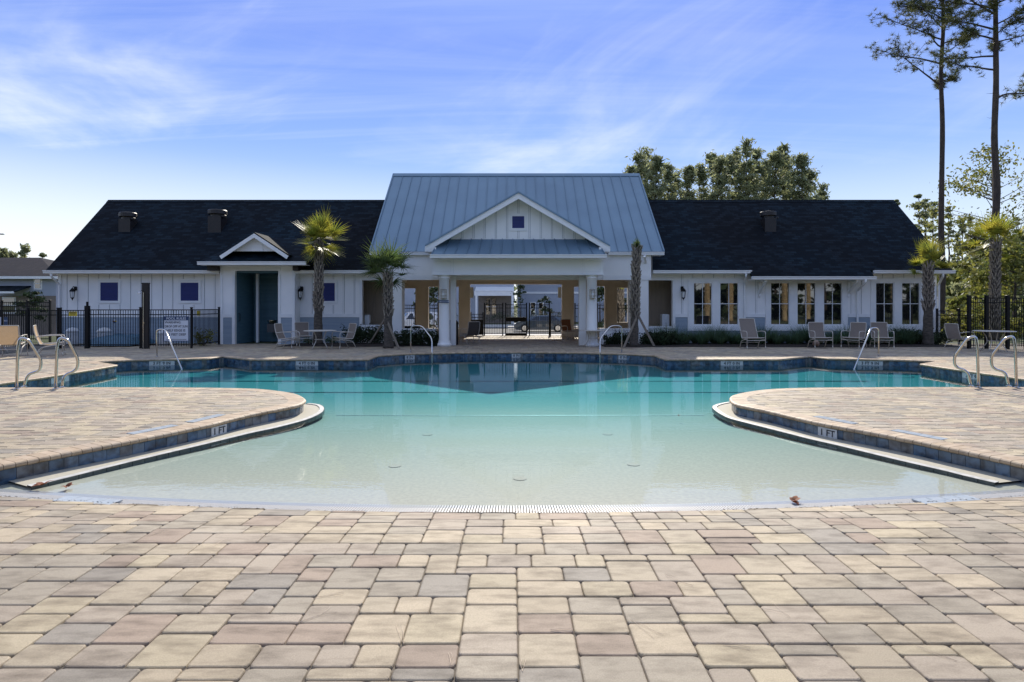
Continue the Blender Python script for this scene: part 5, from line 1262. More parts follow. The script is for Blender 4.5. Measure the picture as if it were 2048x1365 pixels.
def frond(mb, base, d, plen, flen, n=22, droop=.5, spread=125, rnd=random):
    d = d.normalized(); up = Vector((0, 0, 1)); s = d.cross(up)
    if s.length < .1: s = Vector((1, 0, 0))
    s.normalize(); nr = s.cross(d).normalized()
    hub = base + d * plen + Vector((0, 0, -.05 * plen)); mb.tube([base, base + d * plen * .5 + Vector((0, 0, .01)), hub], [.012, .009, .006], 4, cap=False)
    roll = rnd.uniform(-.5, .5); s2 = s * math.cos(roll) + nr * math.sin(roll); n2 = nr * math.cos(roll) - s * math.sin(roll)
    for k in range(n):
        a = R(-spread + 2 * spread * (k + rnd.uniform(-.2, .2)) / (n - 1)); dl = d * math.cos(a) + s2 * math.sin(a) + n2 * (.18 + .25 * abs(math.sin(a)))
        leaf_strip(mb, hub, dl, n2, flen * (1 - .35 * abs(a) / R(spread)) * rnd.uniform(.85, 1.08), .046, droop * rnd.uniform(.6, 1.4))
def palm(px, D, ztop, r0, r1, bootfrom, label, fr, m='frond', lean=0, base_z=0, crown=1.0, seed=1):
    rnd = random.Random(seed); x = xf(px, D); t = empty('palm_tree', (x, D, base_z), label, 'palm tree')
    H_ = ztop - base_z; n = 22; prof = []
    P = [Vector((lean * (k / n) ** 1.3 + .012 * math.sin(k * 1.7 + seed), .01 * math.cos(k * 1.1), H_ * k / n)) for k in range(n + 1)]
    rs = [r1 + (r0 - r1) * (1 - k / n) ** 2 + .006 * math.sin(k * 2.9 + seed) for k in range(n + 1)]; rs[0] *= 1.15
    mb = MB(); mb.tube(P, rs, 16); mb.build('trunk', M['paletrunk' if 'photographer' in label else 'palmtrunk'], t, smooth=True)
    bt = MB(); z = bootfrom * H_; row = 0
    while z < H_ - .02:
        u = z / H_; k = min(n - 1, int(u * n)); c = P[k].lerp(P[k + 1], u * n - k); r = rs[k]
        for j in range(5):
            a = 2 * PI * (j + .5 * (row % 2)) / 5 + rnd.uniform(-.15, .15); o_ = Vector((math.cos(a), math.sin(a), 0)); tg = Vector((-o_.y, o_.x, 0)); fl_ = rnd.uniform(.015, .07) + (.04 * max(0, u - .85) / .15)
            L = rnd.uniform(.22, .33); w = rnd.uniform(.065, .10)
            for s_ in (-1, 1):                          # split boot: two arms of a V
                q = [c + o_ * (r - .01) + tg * (-.012 * s_), c + o_ * (r + .018) + tg * (.02 * s_), c + o_ * (r + fl_ + .02) + tg * (s_ * (w + .01)) + Vector((0, 0, L)), c + o_ * (r + fl_) + tg * (s_ * (w - .03)) + Vector((0, 0, L * .93))]
                q2 = [v - o_ * .02 for v in q]; bt.raw(q + q2, [(0, 1, 2, 3), (7, 6, 5, 4), (0, 4, 5, 1), (1, 5, 6, 2), (2, 6, 7, 3), (3, 7, 4, 0)])
        z += .135; row += 1
    bt.build('boots', M['paletrunk' if 'photographer' in label else 'boot'], t, kind='stuff')
    for (az, el, pl, fl_, dr) in fr:
        mb = MB(); a = R(az); e = R(el); d = Vector((math.cos(a) * math.cos(e), math.sin(a) * math.cos(e), math.sin(e))); frond(mb, P[-1] + Vector((0, 0, rnd.uniform(-.25, .12))) + d * .05, d, pl * crown, fl_ * crown, droop=dr, rnd=rnd); mb.build('frond', M[m], t)
    return t
rn = random.Random(3)
def ring(n, els, pl, fl_, dr): return [(rn.uniform(0, 360 / n) + 360 * k / n, rn.uniform(*els), pl * rn.uniform(.8, 1.15), fl_ * rn.uniform(.85, 1.1), dr * rn.uniform(.7, 1.3)) for k in range(n)]
palm(636, 25.1, Z(478, 25.1), .20, .125, .32, 'tall palm with a full round sunlit yellow-green crown before the left wing', ring(11, (0, 28), .55, .80, .35) + ring(11, (32, 75), .5, .82, .3) + ring(13, (-65, -8), .48, .80, .4) + [(0, 85, .5, .9, .2)], seed=2, lean=.05)
palm(777, 23.5, Z(545, 23.5), .20, .12, .42, 'palm with drooping green fronds left of the portico, held by wooden stakes', ring(11, (20, 60), .6, .98, .7) + ring(9, (-30, 20), .55, .9, 1.0) + [(30, 82, .5, .95, .3), (200, 76, .5, .95, .3)], m='fronddark', seed=5, lean=-.03)
palm(1268, 24.3, Z(500, 24.3), .19, .12, .30, 'leaning palm trunk with almost no fronds, right of the portico', [(40, 82, .1, .42, .1), (200, 84, .1, .4, .1), (300, 78, .1, .38, .1)], m='fronddark', lean=.12, seed=8)
palm(1856, 24.9, Z(535, 24.9), .215, .14, .45, 'stout palm with sparse yellowing fronds before the right end windows', ring(7, (50, 78), .75, .72, .12) + ring(5, (15, 45), .6, .55, .3) + ring(4, (-25, 5), .5, .45, .5), seed=11)
palm(1988, 28.5, Z(485, 28.5), .20, .16, .1, 'palm with broad green crown standing behind the right fence', ring(11, (15, 50), .85, 1.05, .35) + ring(8, (50, 82), .75, 1.0, .25) + ring(6, (-35, 5), .7, .9, .8), seed=14, lean=.1)
def stakes(px, D, zt, pts, nm):
    for k, (ex, ey) in enumerate(pts):
        a = Vector((xf(px, D), D - .05, zt)); b = gp(ex, ey); b.y = max(b.y, 22.2); t = empty('palm_stake', (b.x, b.y, 0), 'wooden stake propping the %s, %s one' % (nm, ('left', 'right', 'near')[k]), 'stake', 'wooden palm props'); mb = MB(); mb.beam(Vector((0, 0, 0)), a - t.location, .04, .09); mb.build('board', M['wood'], t)
stakes(772, 23.5, Z(636, 23.5), [(738, 690), (798, 699)], 'palm left of the portico')
stakes(1275, 24.3, Z(630, 24.3), [(1247, 697), (1309, 694)], 'leaning palm')
# ------------------------------------------------------------------ pines
def burst(mb, c, r, n, rnd, w=.012):
    for _ in range(n):
        d = Vector((rnd.gauss(0, 1), rnd.gauss(0, 1), rnd.gauss(.35, .8))).normalized(); s = d.cross(Vector((rnd.random() - .5, rnd.random() - .5, rnd.random() - .5))).normalized() * w
        mb.raw([c - s, c + s, c + d * r * rnd.uniform(.7, 1.2)], [(0, 1, 2)])
def big_pine(px, D, ztop, r0, limbs, label, seed):
    rnd = random.Random(seed); x = xf(px, D); t = empty('pine_tree', (x, D, -.3), label, 'pine tree')
    mb = MB(); n = 30; H_ = ztop + .3
    rad = lambda z: max(.03, r0 * (1 - .62 * z / H_))
    P = [Vector((.05 * math.sin(k * .7 + seed) + .04 * k / n, .04 * math.cos(k * .9), H_ * k / n)) for k in range(n + 1)]; mb.tube(P, [rad(H_ * k / n) * rnd.uniform(.96, 1.05) for k in range(n + 1)], 14); mb.build('trunk', M['bark'], t, smooth=True)
    lm = MB(); nb = MB()
    for (z, az, el, L, thick) in limbs:
        a = R(az); k = z / H_ * n; k0 = min(n - 1, int(k)); base = P[k0].lerp(P[k0 + 1], k - k0); d = Vector((math.cos(a) * math.cos(R(el)), math.sin(a) * math.cos(R(el)), math.sin(R(el))))
        pts = [base]; p = base.copy(); dd = d.copy(); m_ = 9
        for q in range(m_):
            dd = (dd + Vector((rnd.gauss(0, .10), rnd.gauss(0, .10), rnd.gauss(.0, .07) + (.05 if q > 4 else -.03)))).normalized(); p = p + dd * L / m_; pts.append(p.copy())
        lm.tube(pts, [thick * (1 - .8 * q / m_) for q in range(m_ + 1)], 6)
        if L < .8: continue
        for q in range(2, m_ + 1):
            for _ in range(3 if q > 3 else 1):
                dd2 = Vector((rnd.gauss(0, 1), rnd.gauss(0, 1), rnd.gauss(.1, .6))).normalized() * .9 + d * .7; tw = L * rnd.uniform(.10, .26); e = pts[q] + dd2.normalized() * tw; mid = pts[q].lerp(e, .5) + Vector((0, 0, -.04)); lm.tube([pts[q], mid, e], [.013, .009, .006], 4)
                for c in ([e, mid] if rnd.random() < .5 else [e]):
                    for _k in range(2): burst(nb, c + Vector((rnd.gauss(0, .09), rnd.gauss(0, .09), rnd.gauss(0, .07))), .25, 17, rnd)
        burst(nb, pts[-1], .28, 26, rnd)
    lm.build('branches', M['bark'], t, kind='stuff'); nb.build('needles', M['needle'], t, kind='stuff')
def limbs_(D, rows): return [(H0 - (py - YH) * D / F + .3, az, el, L, th) for py, az, el, L, th in rows]
D1 = 33.5; L1 = limbs_(D1, [(172, 185, 28, 3.6, .05), (128, 178, 22, 3.7, .05), (165, 20, 30, 1.6, .03), (95, 195, 25, 2.6, .045), (80, 160, 30, 3.3, .045), (88, 10, 25, 1.7, .04), (60, 200, 30, 2.8, .04), (50, 350, 25, 1.8, .04), (40, 170, 35, 2.6, .04), (25, 30, 30, 1.7, .04), (20, 150, 30, 2.2, .04), (5, 190, 35, 2.2, .04), (0, 0, 30, 2.0, .04), (-20, 90, 40, 2.2, .04), (-30, 200, 40, 2, .04), (-45, 320, 40, 2, .03), (190, 70, 55, 1.4, .02), (110, 300, 20, 1.6, .03), (70, 250, 20, 1.8, .03), (30, 270, 20, 1.8, .03), (200, 170, 25, .35, .015), (10, 110, 20, 1.8, .03)])
big_pine(1883, D1, 22.0, .175, L1, 'slender tall pine with spreading left branches behind the right wing', 4)
D2 = 30.0; rows = [(200, 8, 32, 3.0, .06), (140, 175, 4, 3.0, .05), (112, 165, 14, 2.6, .05), (80, 190, 15, 3.2, .05), (60, 170, 25, 3.2, .05), (85, 10, 15, 2.2, .04), (50, 350, 25, 2.6, .04), (30, 185, 25, 3.3, .05), (20, 160, 25, 2.8, .05), (10, 10, 30, 2.6, .04), (0, 195, 25, 3.2, .05), (-15, 175, 30, 3.2, .04), (-30, 20, 30, 2.8, .04), (70, 270, 10, 1.8, .03), (40, 240, 15, 2.0, .03), (10, 300, 15, 2, .03), (-25, 250, 20, 2, .03), (187, 175, 5, .5, .015), (237, 170, 10, .4, .012), (256, 175, 5, .3, .012), (292, 165, 12, .35, .012), (-50, 100, 40, 2, .03), (105, 30, 40, 1.2, .03)]
big_pine(1990, D2, 20.5, .205, limbs_(D2, rows), 'tall thick-trunked pine at the right photo edge, the nearer of the two', 6)
# distant trees built of leaf-sized faces
def leafmesh(name, m, parent, pts, size, kind=None, aspect=1.6):
    n = len(pts); d1 = RNG.normal(size=(n, 3)); d1 /= np.linalg.norm(d1, axis=1)[:, None]; d2 = np.cross(d1, RNG.normal(size=(n, 3))); d2 /= np.linalg.norm(d2, axis=1)[:, None]
    s = size * RNG.uniform(.6, 1.3, n)[:, None]; a = pts - d1 * s * aspect / 2; b = pts + d2 * s * .42; c = pts + d1 * s * aspect / 2; d = pts - d2 * s * .42
    V = np.stack([a, b, c, d], 1).reshape(-1, 3).astype(np.float32); me = bpy.data.meshes.new(name); me.vertices.add(len(V)); me.vertices.foreach_set('co', V.ravel())
    me.loops.add(4 * n); me.loops.foreach_set('vertex_index', np.arange(4 * n, dtype=np.int32)); me.polygons.add(n); me.polygons.foreach_set('loop_start', np.arange(0, 4 * n, 4, dtype=np.int32)); me.polygons.foreach_set('loop_total', np.full(n, 4, dtype=np.int32))
    me.materials.append(m); me.update(); me.validate(); o = bpy.data.objects.new(name, me); COL.objects.link(o); o.parent = parent
    if kind: o['kind'] = kind
    return o
def tree(x, y, h, r, label, cat='tree', m='leafpine', crown0=.35, n=1400, size=.35, clumps=26, seed=0, tr=.18, name='pine_tree', z=-.5, shape='pine', group=None, asp=1.6):
    rg = np.random.default_rng(seed + 100); t = empty(name, (x, y, z), label, cat, group)
    mb = MB(); k = 8; P = [Vector((rg.normal(0, .03 * h / 8) * (i > 0), rg.normal(0, .02 * h / 8) * (i > 0), h * .96 * i / k)) for i in range(k + 1)]; mb.tube(P, [tr * (1 - .85 * i / k) for i in range(k + 1)], 7)
    C = []
    for i in range(clumps):
        u = rg.uniform(0, 1) ** (.8); zz = h * (crown0 + (1 - crown0) * u)
        if shape == 'pine': rr = r * (1.02 - u) ** .95 * rg.uniform(.1, 1.0) ** .7
        else: rr = r * math.sin(PI * min(1, .22 + .75 * u)) * rg.uniform(.1, 1) ** .5
        a = rg.uniform(0, 2 * PI); c = np.array([rr * math.cos(a), rr * math.sin(a), zz]); C.append(c)
        if shape != 'none': q = P[min(k, int(zz / h * k))]; mb.tube([Vector((q.x, q.y, max(h * crown0 * .8, zz - .25 * rr - .1 * h * .3))), Vector(c)], [tr * .22, tr * .06], 4, cap=False)
    mb.build('trunk', M['bark'], t, smooth=True)
    C = np.array(C); idx = rg.integers(0, clumps, n); sg_ = r * rg.uniform(.05, .14, clumps)[idx][:, None] * (1.5 if shape != 'pine' else 1); pts = C[idx] + rg.normal(size=(n, 3)) * sg_ * np.array([1, 1, .5]); leafmesh('crown', M[m], t, pts, size, aspect=asp)
    return t
prof_ = [(1262, 345), (1278, 318), (1292, 308), (1312, 322), (1335, 338), (1352, 352), (1378, 344), (1400, 340), (1424, 316), (1440, 326), (1458, 318), (1474, 306), (1494, 291), (1512, 312), (1532, 334), (1552, 312), (1566, 302), (1584, 326), (1604, 320), (1622, 350), (1645, 378)]
words = ['leftmost', 'second', 'third', 'fourth', 'fifth', 'sixth', 'seventh', 'eighth', 'ninth', 'tenth', 'eleventh', 'twelfth', 'thirteenth, the tallest', 'fourteenth', 'fifteenth', 'sixteenth', 'seventeenth', 'eighteenth', 'nineteenth', 'twentieth', 'rightmost, low and small']
for i, (px, py) in enumerate(prof_):
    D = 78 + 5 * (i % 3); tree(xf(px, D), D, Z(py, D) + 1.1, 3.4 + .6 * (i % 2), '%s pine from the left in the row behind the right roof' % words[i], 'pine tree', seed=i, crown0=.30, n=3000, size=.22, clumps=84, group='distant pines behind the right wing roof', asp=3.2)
right = [(1838, 392, 62, 1.9), (1850, 400, 64, 1.8), (1866, 408, 66, 1.7), (1793, 397, 75, 1.0), (1898, 415, 70, 1.3), (1925, 440, 68, 1.1), (1940, 435, 72, 1.1), (1955, 450, 75, 1.0), (1915, 470, 80, 1.5), (2035, 430, 70, 1.6), (2010, 460, 66, 1.5)]
for i, (px, py, D, r) in enumerate(right): tree(xf(px, D), D, Z(py, D) + .6, r, 'slim open-crowned pine beyond the right wing, %s' % ('tallest, beside the roof slope', 'just right of the tallest', 'left of the near pine trunk', 'peeping over the roof end', 'right of the near thin trunk', 'between the two near pine trunks', 'left of the thick near trunk', 'just left of the thick near trunk', 'lower and farther, mid gap', 'nearest the right photo edge', 'behind the broad palm crown')[i], 'pine tree', seed=50 + i, crown0=.45, n=950, size=.24, clumps=22, group='slim pines beyond the right wing')
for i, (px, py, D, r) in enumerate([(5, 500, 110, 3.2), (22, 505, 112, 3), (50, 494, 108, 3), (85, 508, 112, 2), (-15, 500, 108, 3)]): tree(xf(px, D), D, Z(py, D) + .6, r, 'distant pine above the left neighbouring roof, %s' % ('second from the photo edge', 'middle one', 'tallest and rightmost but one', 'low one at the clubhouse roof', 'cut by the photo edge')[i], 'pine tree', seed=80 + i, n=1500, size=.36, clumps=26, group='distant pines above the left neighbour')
# broadleaf trees and hedge masses at the right
tree(xf(1985, 36), 36, Z(300, 36) + .5, 3.2, 'sparse broadleaf tree with small yellowing leaves behind the tall pines', 'tree', 'leafy', .45, 2600, .13, 46, 120, .12, 'broadleaf_tree', shape='round')
tree(xf(1950, 44), 44, Z(470, 44) + .5, 2.4, 'yellow-green broadleaf tree beyond the low right fence', 'tree', 'leafy', .2, 2800, .2, 30, 121, .12, 'broadleaf_tree', shape='round')
tree(xf(2030, 34), 34, Z(500, 34) + .5, 2.6, 'bushy yellow-green tree behind the right fence at the photo edge', 'tree', 'leafy', .08, 4200, .18, 34, 122, .12, 'broadleaf_tree', shape='round')
tree(xf(2000, 48), 48, Z(520, 48) + .5, 3.2, 'darker bushy tree behind the palm on the right', 'tree', 'leafpine', .08, 4200, .25, 34, 123, .12, 'broadleaf_tree', shape='round')
tree(xf(1905, 60), 60, Z(540, 60) + .5, 3.2, 'rounded olive tree just beyond the clubhouse corner', 'tree', 'leafy', .05, 3000, .3, 30, 124, .12, 'broadleaf_tree', shape='round')
tree(xf(1915, 38), 38, Z(590, 38) + .5, 1.3, 'low sunlit yellow-green bush behind the low right fence', 'bush', 'leafy', .05, 2200, .14, 22, 125, .06, 'bush', shape='round')
tree(xf(2060, 40), 40, Z(470, 40) + .5, 3, 'broadleaf tree partly outside the right photo edge', 'tree', 'leafy', .1, 3600, .2, 34, 126, .12, 'broadleaf_tree', shape='round')
for i, px in enumerate((1880, 1900, 1930, 1965, 2000, 2040)): tree(xf(px, 31), 31, 1.2, .8, 'low yellow-green shrub glimpsed through the right fence, %s from the left' % ('first', 'second', 'third', 'fourth', 'fifth', 'sixth')[i], 'shrub', 'leafy', .02, 700, .11, 14, 140 + i, .03, 'shrub', shape='round', z=-.05, group='shrubs behind the right fence')
# a far wood that reads as one mass
pts = []
for i in range(26):
    x = RNG.uniform(24, 130); y = 130 + RNG.uniform(0, 30); c = np.array([x, y, RNG.uniform(1, 9)]); pts.append(c + RNG.normal(size=(420, 3)) * np.array([4, 3, 2.6]))
for i in range(34):
    x = RNG.uniform(-150, 24); y = 190 + RNG.uniform(0, 30); c = np.array([x, y, RNG.uniform(0, 7)]); pts.append(c + RNG.normal(size=(260, 3)) * np.array([7, 3, 3]))
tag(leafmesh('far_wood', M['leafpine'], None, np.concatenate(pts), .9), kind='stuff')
# ------------------------------------------------------------------ shrub beds
def bed(pts, label=None):
    mb = MB(); n = 40; (xa, ya), (xb, yb) = pts; vs = []
    m_ = 8
    for j in range(m_ + 1):
        for i in range(n + 1):
            u, v = i / n, j / m_; e = min(1, 8 * min(u, 1 - u), 4 * v, 4 * (1 - v)); vs.append((xa + (xb - xa) * u, ya + (yb - ya) * v + (.10 * math.sin(u * 9) if j == 0 else 0), .006 + e * .05 + e * .02 * noise.noise(Vector((u * 30, v * 8, ya)))))
    mb.raw(vs, [(j * (n + 1) + i, j * (n + 1) + i + 1, (j + 1) * (n + 1) + i + 1, (j + 1) * (n + 1) + i) for j in range(m_) for i in range(n)]); o = mb.build('mulch_bed', M['mulch'], smooth=True); tag(o, kind='structure')
bed(((xf(566, 25), 24.3), (xf(870, 24.6), 26.4))); bed(((xf(1205, 24.6), 24.0), (xf(1310, 25), 25.6))); bed(((xf(1297, 25), 24.0), (xf(1905, 25), 26.45)))
def grass_clump(x, y, h, r, label, seed, m='ornamental', n=330, group=None):
    rnd = random.Random(seed); t = MB()
    for _ in range(n):
        a = rnd.uniform(0, 2 * PI); d = Vector((math.cos(a) * .5, math.sin(a) * .5, rnd.uniform(.5, 1.3))); p = Vector((math.cos(a) * r * .25 * rnd.random(), math.sin(a) * r * .25 * rnd.random(), 0)); leaf_strip(t, p, d, Vector((math.cos(a), math.sin(a), .1)), h * rnd.uniform(.7, 1.35), .011, 1.1, 4)
    o = t.build('grass_clump', M[m]); o.location = (x, y, .03); tag(o, label, 'ornamental grass', group)
k = 0
for px in range(1314, 1850, 19):
    D = 25.5 + .35 * math.sin(k * 2.1); grass_clump(xf(px, D), D, .80 + .16 * math.sin(k * 1.3), .5, 'tuft of arching dark green ornamental grass below the right wing windows', k, group='ornamental grasses before the right wing'); k += 1
    if k % 2: D = 25.0; grass_clump(xf(px + 13, D), D, .5, .4, 'tuft of arching dark green ornamental grass below the right wing windows', k + 200, group='ornamental grasses before the right wing')
def shrub(px, D, h, r, label, seed, n=1300, m='leafdark', group=None):
    rg = np.random.default_rng(seed); t = empty('shrub', (xf(px, D), D, 0), label, 'shrub', group); C = rg.uniform(-1, 1, (16, 3)) * np.array([r * .7, r * .5, h * .3]) + np.array([0, 0, h * .5]); idx = rg.integers(0, 16, n)
    leafmesh('foliage', M[m], t, np.clip(C[idx] + rg.normal(size=(n, 3)) * np.array([r, r, h]) * .17, [-9, -9, .01], [9, 9, 9]), .055)
    mb = MB()
    for c in C[:6]: mb.tube([(0, 0, 0), tuple(c)], [.012, .005], 4)
    mb.build('stem', M['bark'], t)
for i, px in enumerate((705, 730, 752)): shrub(px, 25.6, .75, .55, 'dark green clipped shrub below the left recess opening, %s' % ('leftmost', 'middle', 'nearest the palm')[i], i, group='dark shrubs left of the portico')
for i, px in enumerate((805, 826, 848, 864)): shrub(px, 24.8, .62, .5, 'dark low shrub between left palm and left column, %s from the left' % ('first', 'second', 'third', 'fourth')[i], 10 + i, group='dark shrubs by the left column')
for i, px in enumerate((1225, 1245, 1292, 1310, 1330, 1350)): shrub(px, 25.1, .55, .45, 'dark low shrub near the leaning palm, %s from the left' % ('first', 'second', 'third', 'fourth', 'fifth', 'sixth')[i], 20 + i, group='dark shrubs by the leaning palm')
for i, px in enumerate((1805, 1830, 1875)): shrub(px, 25.4, .6, .5, 'dark low shrub %s the stout right palm' % ('well left of', 'just left of', 'right of')[i], 30 + i, group='dark shrubs by the right end')
for i, px in enumerate((620, 660)): shrub(px, 25.9, .35, .4, 'sparse low plant behind the round table', 40 + i, n=250, m='ornamental', group='low plants behind the round table')
shrub(408, 24.8, .7, .45, 'brown twiggy shrub behind the return fence', 50, n=500, m='leafy')
# ------------------------------------------------------------------ beyond the breezeway
mb = MB(); mb.poly([(-9, 33.6, .0), (10, 33.6, .0), (12, 44.9, -.59), (-12, 44.9, -.59)]); tag(mb.build('entry_walk', M['concrete']), kind='structure')
mb = MB(); mb.poly([(-60, 45, -.6), (60, 45, -.6), (60, 47.5, -.6), (-60, 47.5, -.6)]); tag(mb.build('pavement', M['concrete']), kind='structure')
mb = MB(); mb.poly([(-90, 47.6, -.61), (90, 47.6, -.61), (90, 60, -.61), (-90, 60, -.61)]); tag(mb.build('road', M['asphalt']), kind='structure')
mb = MB(); mb.box(-60, 60, 47.5, 47.65, -.62, -.50); mb.box(-60, 60, 60, 60.15, -.62, -.50); tag(mb.build('kerb', M['concrete']), kind='structure')
mb = MB(); mb.poly([(-60, 60.2, -.6), (60, 60.2, -.6), (60, 70, -.6), (-60, 70, -.6)]); tag(mb.build('driveway', M['concrete']), kind='structure')
def car(x, y, z, paint, label, flip=1, suv=False, rz=0):
    t = empty('parked_car', (x, y, z), label, 'car', None, rz); L = 4.7 if not suv else 4.6; Wd = 1.8; s = flip
    hr_ = 1.43 if not suv else 1.72
    body = [(-2.35, .35), (-2.33, .62), (-2.2, .86), (-1.95, .97), (-1.2, 1.0), (1.05, .98), (1.9, .86), (2.25, .68), (2.33, .45), (2.28, .28), (1.85, .2), (-1.9, .2), (-2.28, .26)]
    if suv: body = [(a, b * 1.12) for a, b in body]
    cab = [(-1.95, .96), (-1.35, hr_ - .1), (-.7, hr_), (.15, hr_ - .01), (.6, hr_ - .1), (1.3, .97)] if not suv else [(-2.2, 1.05), (-2.0, hr_ - .06), (-1.2, hr_), (.2, hr_ - .01), (.6, hr_ - .12), (1.25, 1.07)]
    def ext(mb, pr, w0, w1f):
        n = len(pr); vs = []
        for yy, sc, in ((-1, 1), (1, 1)):
            for a, b in pr: vs.append((a * s, yy * w1f(b), b))
        c = sum(v[0] for v in vs) / len(vs); fs = [tuple(range(n)), tuple(range(2 * n - 1, n - 1, -1))] + [(i, i + n, (i + 1) % n + n, (i + 1) % n) for i in range(n)]
        mb.raw(vs, fs)
    mb = MB(); ext(mb, body, 0, lambda z_: .9 - .10 * max(0, z_ - .55) - .06 * max(0, .4 - z_)); mb.build('body', M[paint], t)
    mb = MB(); ext(mb, cab, 0, lambda z_: .86 - .34 * max(0, z_ - .9)); mb.build('cabin', M[paint], t)
    gl_ = MB()
    zt_ = hr_ - .12; zb_ = (1.0 if not suv else 1.1)
    for yy in (-1, 1):
        for xa, xb in ((-1.45, -.72), (-.66, .12), (.18, .9)):
            k0 = .0; ya = .868 - .34 * (zb_ - .9); yb_2 = .868 - .34 * (zt_ - .9)
            sh_a = .38 if xa < -1 else 0; sh_b = -.42 if xb > .8 else 0
            gl_.raw([(xa * s, yy * ya, zb_ + .02), (xb * s, yy * ya, zb_ + .02), ((xb + sh_b) * s, yy * yb_2, zt_), ((xa + (sh_a if not suv else .1)) * s, yy * yb_2, zt_)], [(0, 1, 2, 3)])
    gl_.raw([(1.24 * s, -.72, 1.01), (1.24 * s, .72, 1.01), (.66 * s, .62, zt_ + .02), (.66 * s, -.62, zt_ + .02)], [(0, 1, 2, 3)]) ; gl_.build('window', M['carglass'], t)
    for cx in (-1.38, 1.42):
        for yy in (-.84, .84):
            mb = MB(); nseg = 20
            pr = [(.22, -.10), (.32, -.10), (.335, -.06), (.335, .06), (.32, .10), (.22, .10)]; vs = [(cx * s + r_ * math.cos(2 * PI * j / nseg), yy + o_, .335 + r_ * math.sin(2 * PI * j / nseg)) for r_, o_ in pr for j in range(nseg)]
            mb.raw(vs, [(i * nseg + j, i * nseg + (j + 1) % nseg, (i + 1) * nseg + (j + 1) % nseg, (i + 1) * nseg + j) for i in range(5) for j in range(nseg)]); w_ = mb.build('wheel', M['tyre'], t)
            mb = MB(); vs = [(cx * s + .22 * math.cos(2 * PI * j / nseg), yy + sgn_ * .085, .335 + .22 * math.sin(2 * PI * j / nseg)) for sgn_ in (-1, 1) for j in range(nseg)]; mb.raw(vs, [tuple(range(nseg)), tuple(range(nseg, 2 * nseg))]); mb.build('rim', M['steel'], w_)
    for yy in (-.66, .66):
        mb = MB(); mb.bevbox(*sorted((-2.36 * s, -2.05 * s)), yy - .2, yy + .2, .70 * (1.1 if suv else 1), .86 * (1.1 if suv else 1), .03); mb.build('tail_light', M['red'], t)
        mb = MB(); mb.bevbox(*sorted((2.34 * s, 2.0 * s)), yy - .2, yy + .2, .60, .72, .03); mb.build('headlight', M['frost'], t)
    return t
car(xf(1082, 51.5), 51.5, -.61, 'carblue', 'slate blue sedan parked across the road behind the entrance gate', flip=-1)
car(xf(826, 50), 50.5, -.61, 'carwhite', 'white hatchback seen through the far left breezeway opening', flip=-1, suv=True, rz=R(25))
def house(x0, x1, y, zw, zr, label, wallm, roofm, wins_=(), depth=12, z0=-.6, hip=True, extra=None):
    t = empty('house', ((x0 + x1) / 2, y, z0), label, 'house'); o = t.location
    mb = MB(); mb.box(x0 - o.x, x1 - o.x, 0, depth, 0, zw - z0); mb.build('wall', M[wallm], t)
    e = .5; a, b, c, d = x0 - o.x - e, x1 - o.x + e, -e, depth + e; zz = zw - z0; zt = zr - z0; mb = MB(); ym = depth / 2; hh = min((b - a) / 2 - .1, ym + e) if hip else 0
    mb.raw([(a, c, zz), (b, c, zz), (b, d, zz), (a, d, zz), (a + hh, ym, zt), (b - hh, ym, zt), (a, c, zz - .2), (b, c, zz - .2), (b, d, zz - .2), (a, d, zz - .2)], [(0, 1, 5, 4), (1, 2, 5), (2, 3, 4, 5), (3, 0, 4), (6, 7, 1, 0), (7, 8, 2, 1), (9, 6, 0, 3), (6, 9, 8, 7)]); mb.build('roof', M[roofm], t)
    mb = MB(); mb.box(a - .02, b + .02, c - .06, c - .005, zz - .22, zz - .02); mb.build('fascia', M['trim'], t)
    for (wx0, wx1, wz0, wz1) in wins_:
        mb = MB(); w = .1; mb.box(wx0 - w - o.x, wx1 + w - o.x, -.05, -.002, wz0 - w - z0, wz1 + w - z0); f_ = mb.build('window', M['trim'], t); mb = MB(); mb.box(wx0 - o.x, wx1 - o.x, -.07, -.052, wz0 - z0, wz1 - z0); mb.build('pane', M['glassw'], f_)
        mb = MB(); zm_ = (wz0 + wz1) / 2 - z0; mb.box(wx0 - o.x, wx1 - o.x, -.085, -.071, zm_ - .03, zm_ + .03); mb.build('sash', M['trim'], f_)
    return t
D = 46; hx = lambda px: xf(px, 46); hz_ = lambda py: Z(py, 46)
h1 = house(hx(-260), hx(112), 46, hz_(553), hz_(520) + .6, 'white two-storey neighbouring house with dark hip roof at the left edge', 'farwall', 'shinglebrown', [(hx(71), hx(82), hz_(577), hz_(558)), (hx(8), hx(30), hz_(625), hz_(597))], depth=11)
mb = MB(); o = h1.location; mb.slab([(hx(0) - o.x, -1.6, hz_(584) + .6), (hx(62) - o.x, -1.6, hz_(584) + .6), (hx(62) - o.x, 0, hz_(576) + .75), (hx(0) - o.x, 0, hz_(576) + .75)], .1); mb.build('porch_roof', M['shingle'], h1)
mb = MB(); mb.box(hx(0) - o.x, hx(62) - o.x, -1.65, -1.55, hz_(588) + .6, hz_(584) + .59); mb.build('porch_fascia', M['trim'], h1)
mb = MB(); mb.box(hx(-60) - o.x, hx(112) - o.x, -.04, -.003, 0, hz_(592) + .6); mb.build('lower_wall', M['taupe'], h1)
hx2 = lambda px, D=72: xf(px, D); Z2 = lambda py: Z(py, 72)
h2 = house(hx2(700), hx2(1028), 74, Z(480, 74), Z(430, 74), 'pale house with a brown recessed porch across the road, left half of the gate view', 'farwall', 'shinglebrown', [(xf(972, 74), xf(980, 74), Z(630, 74), Z(598, 74)), (xf(984, 74), xf(992, 74), Z(630, 74), Z(598, 74))], hip=False)
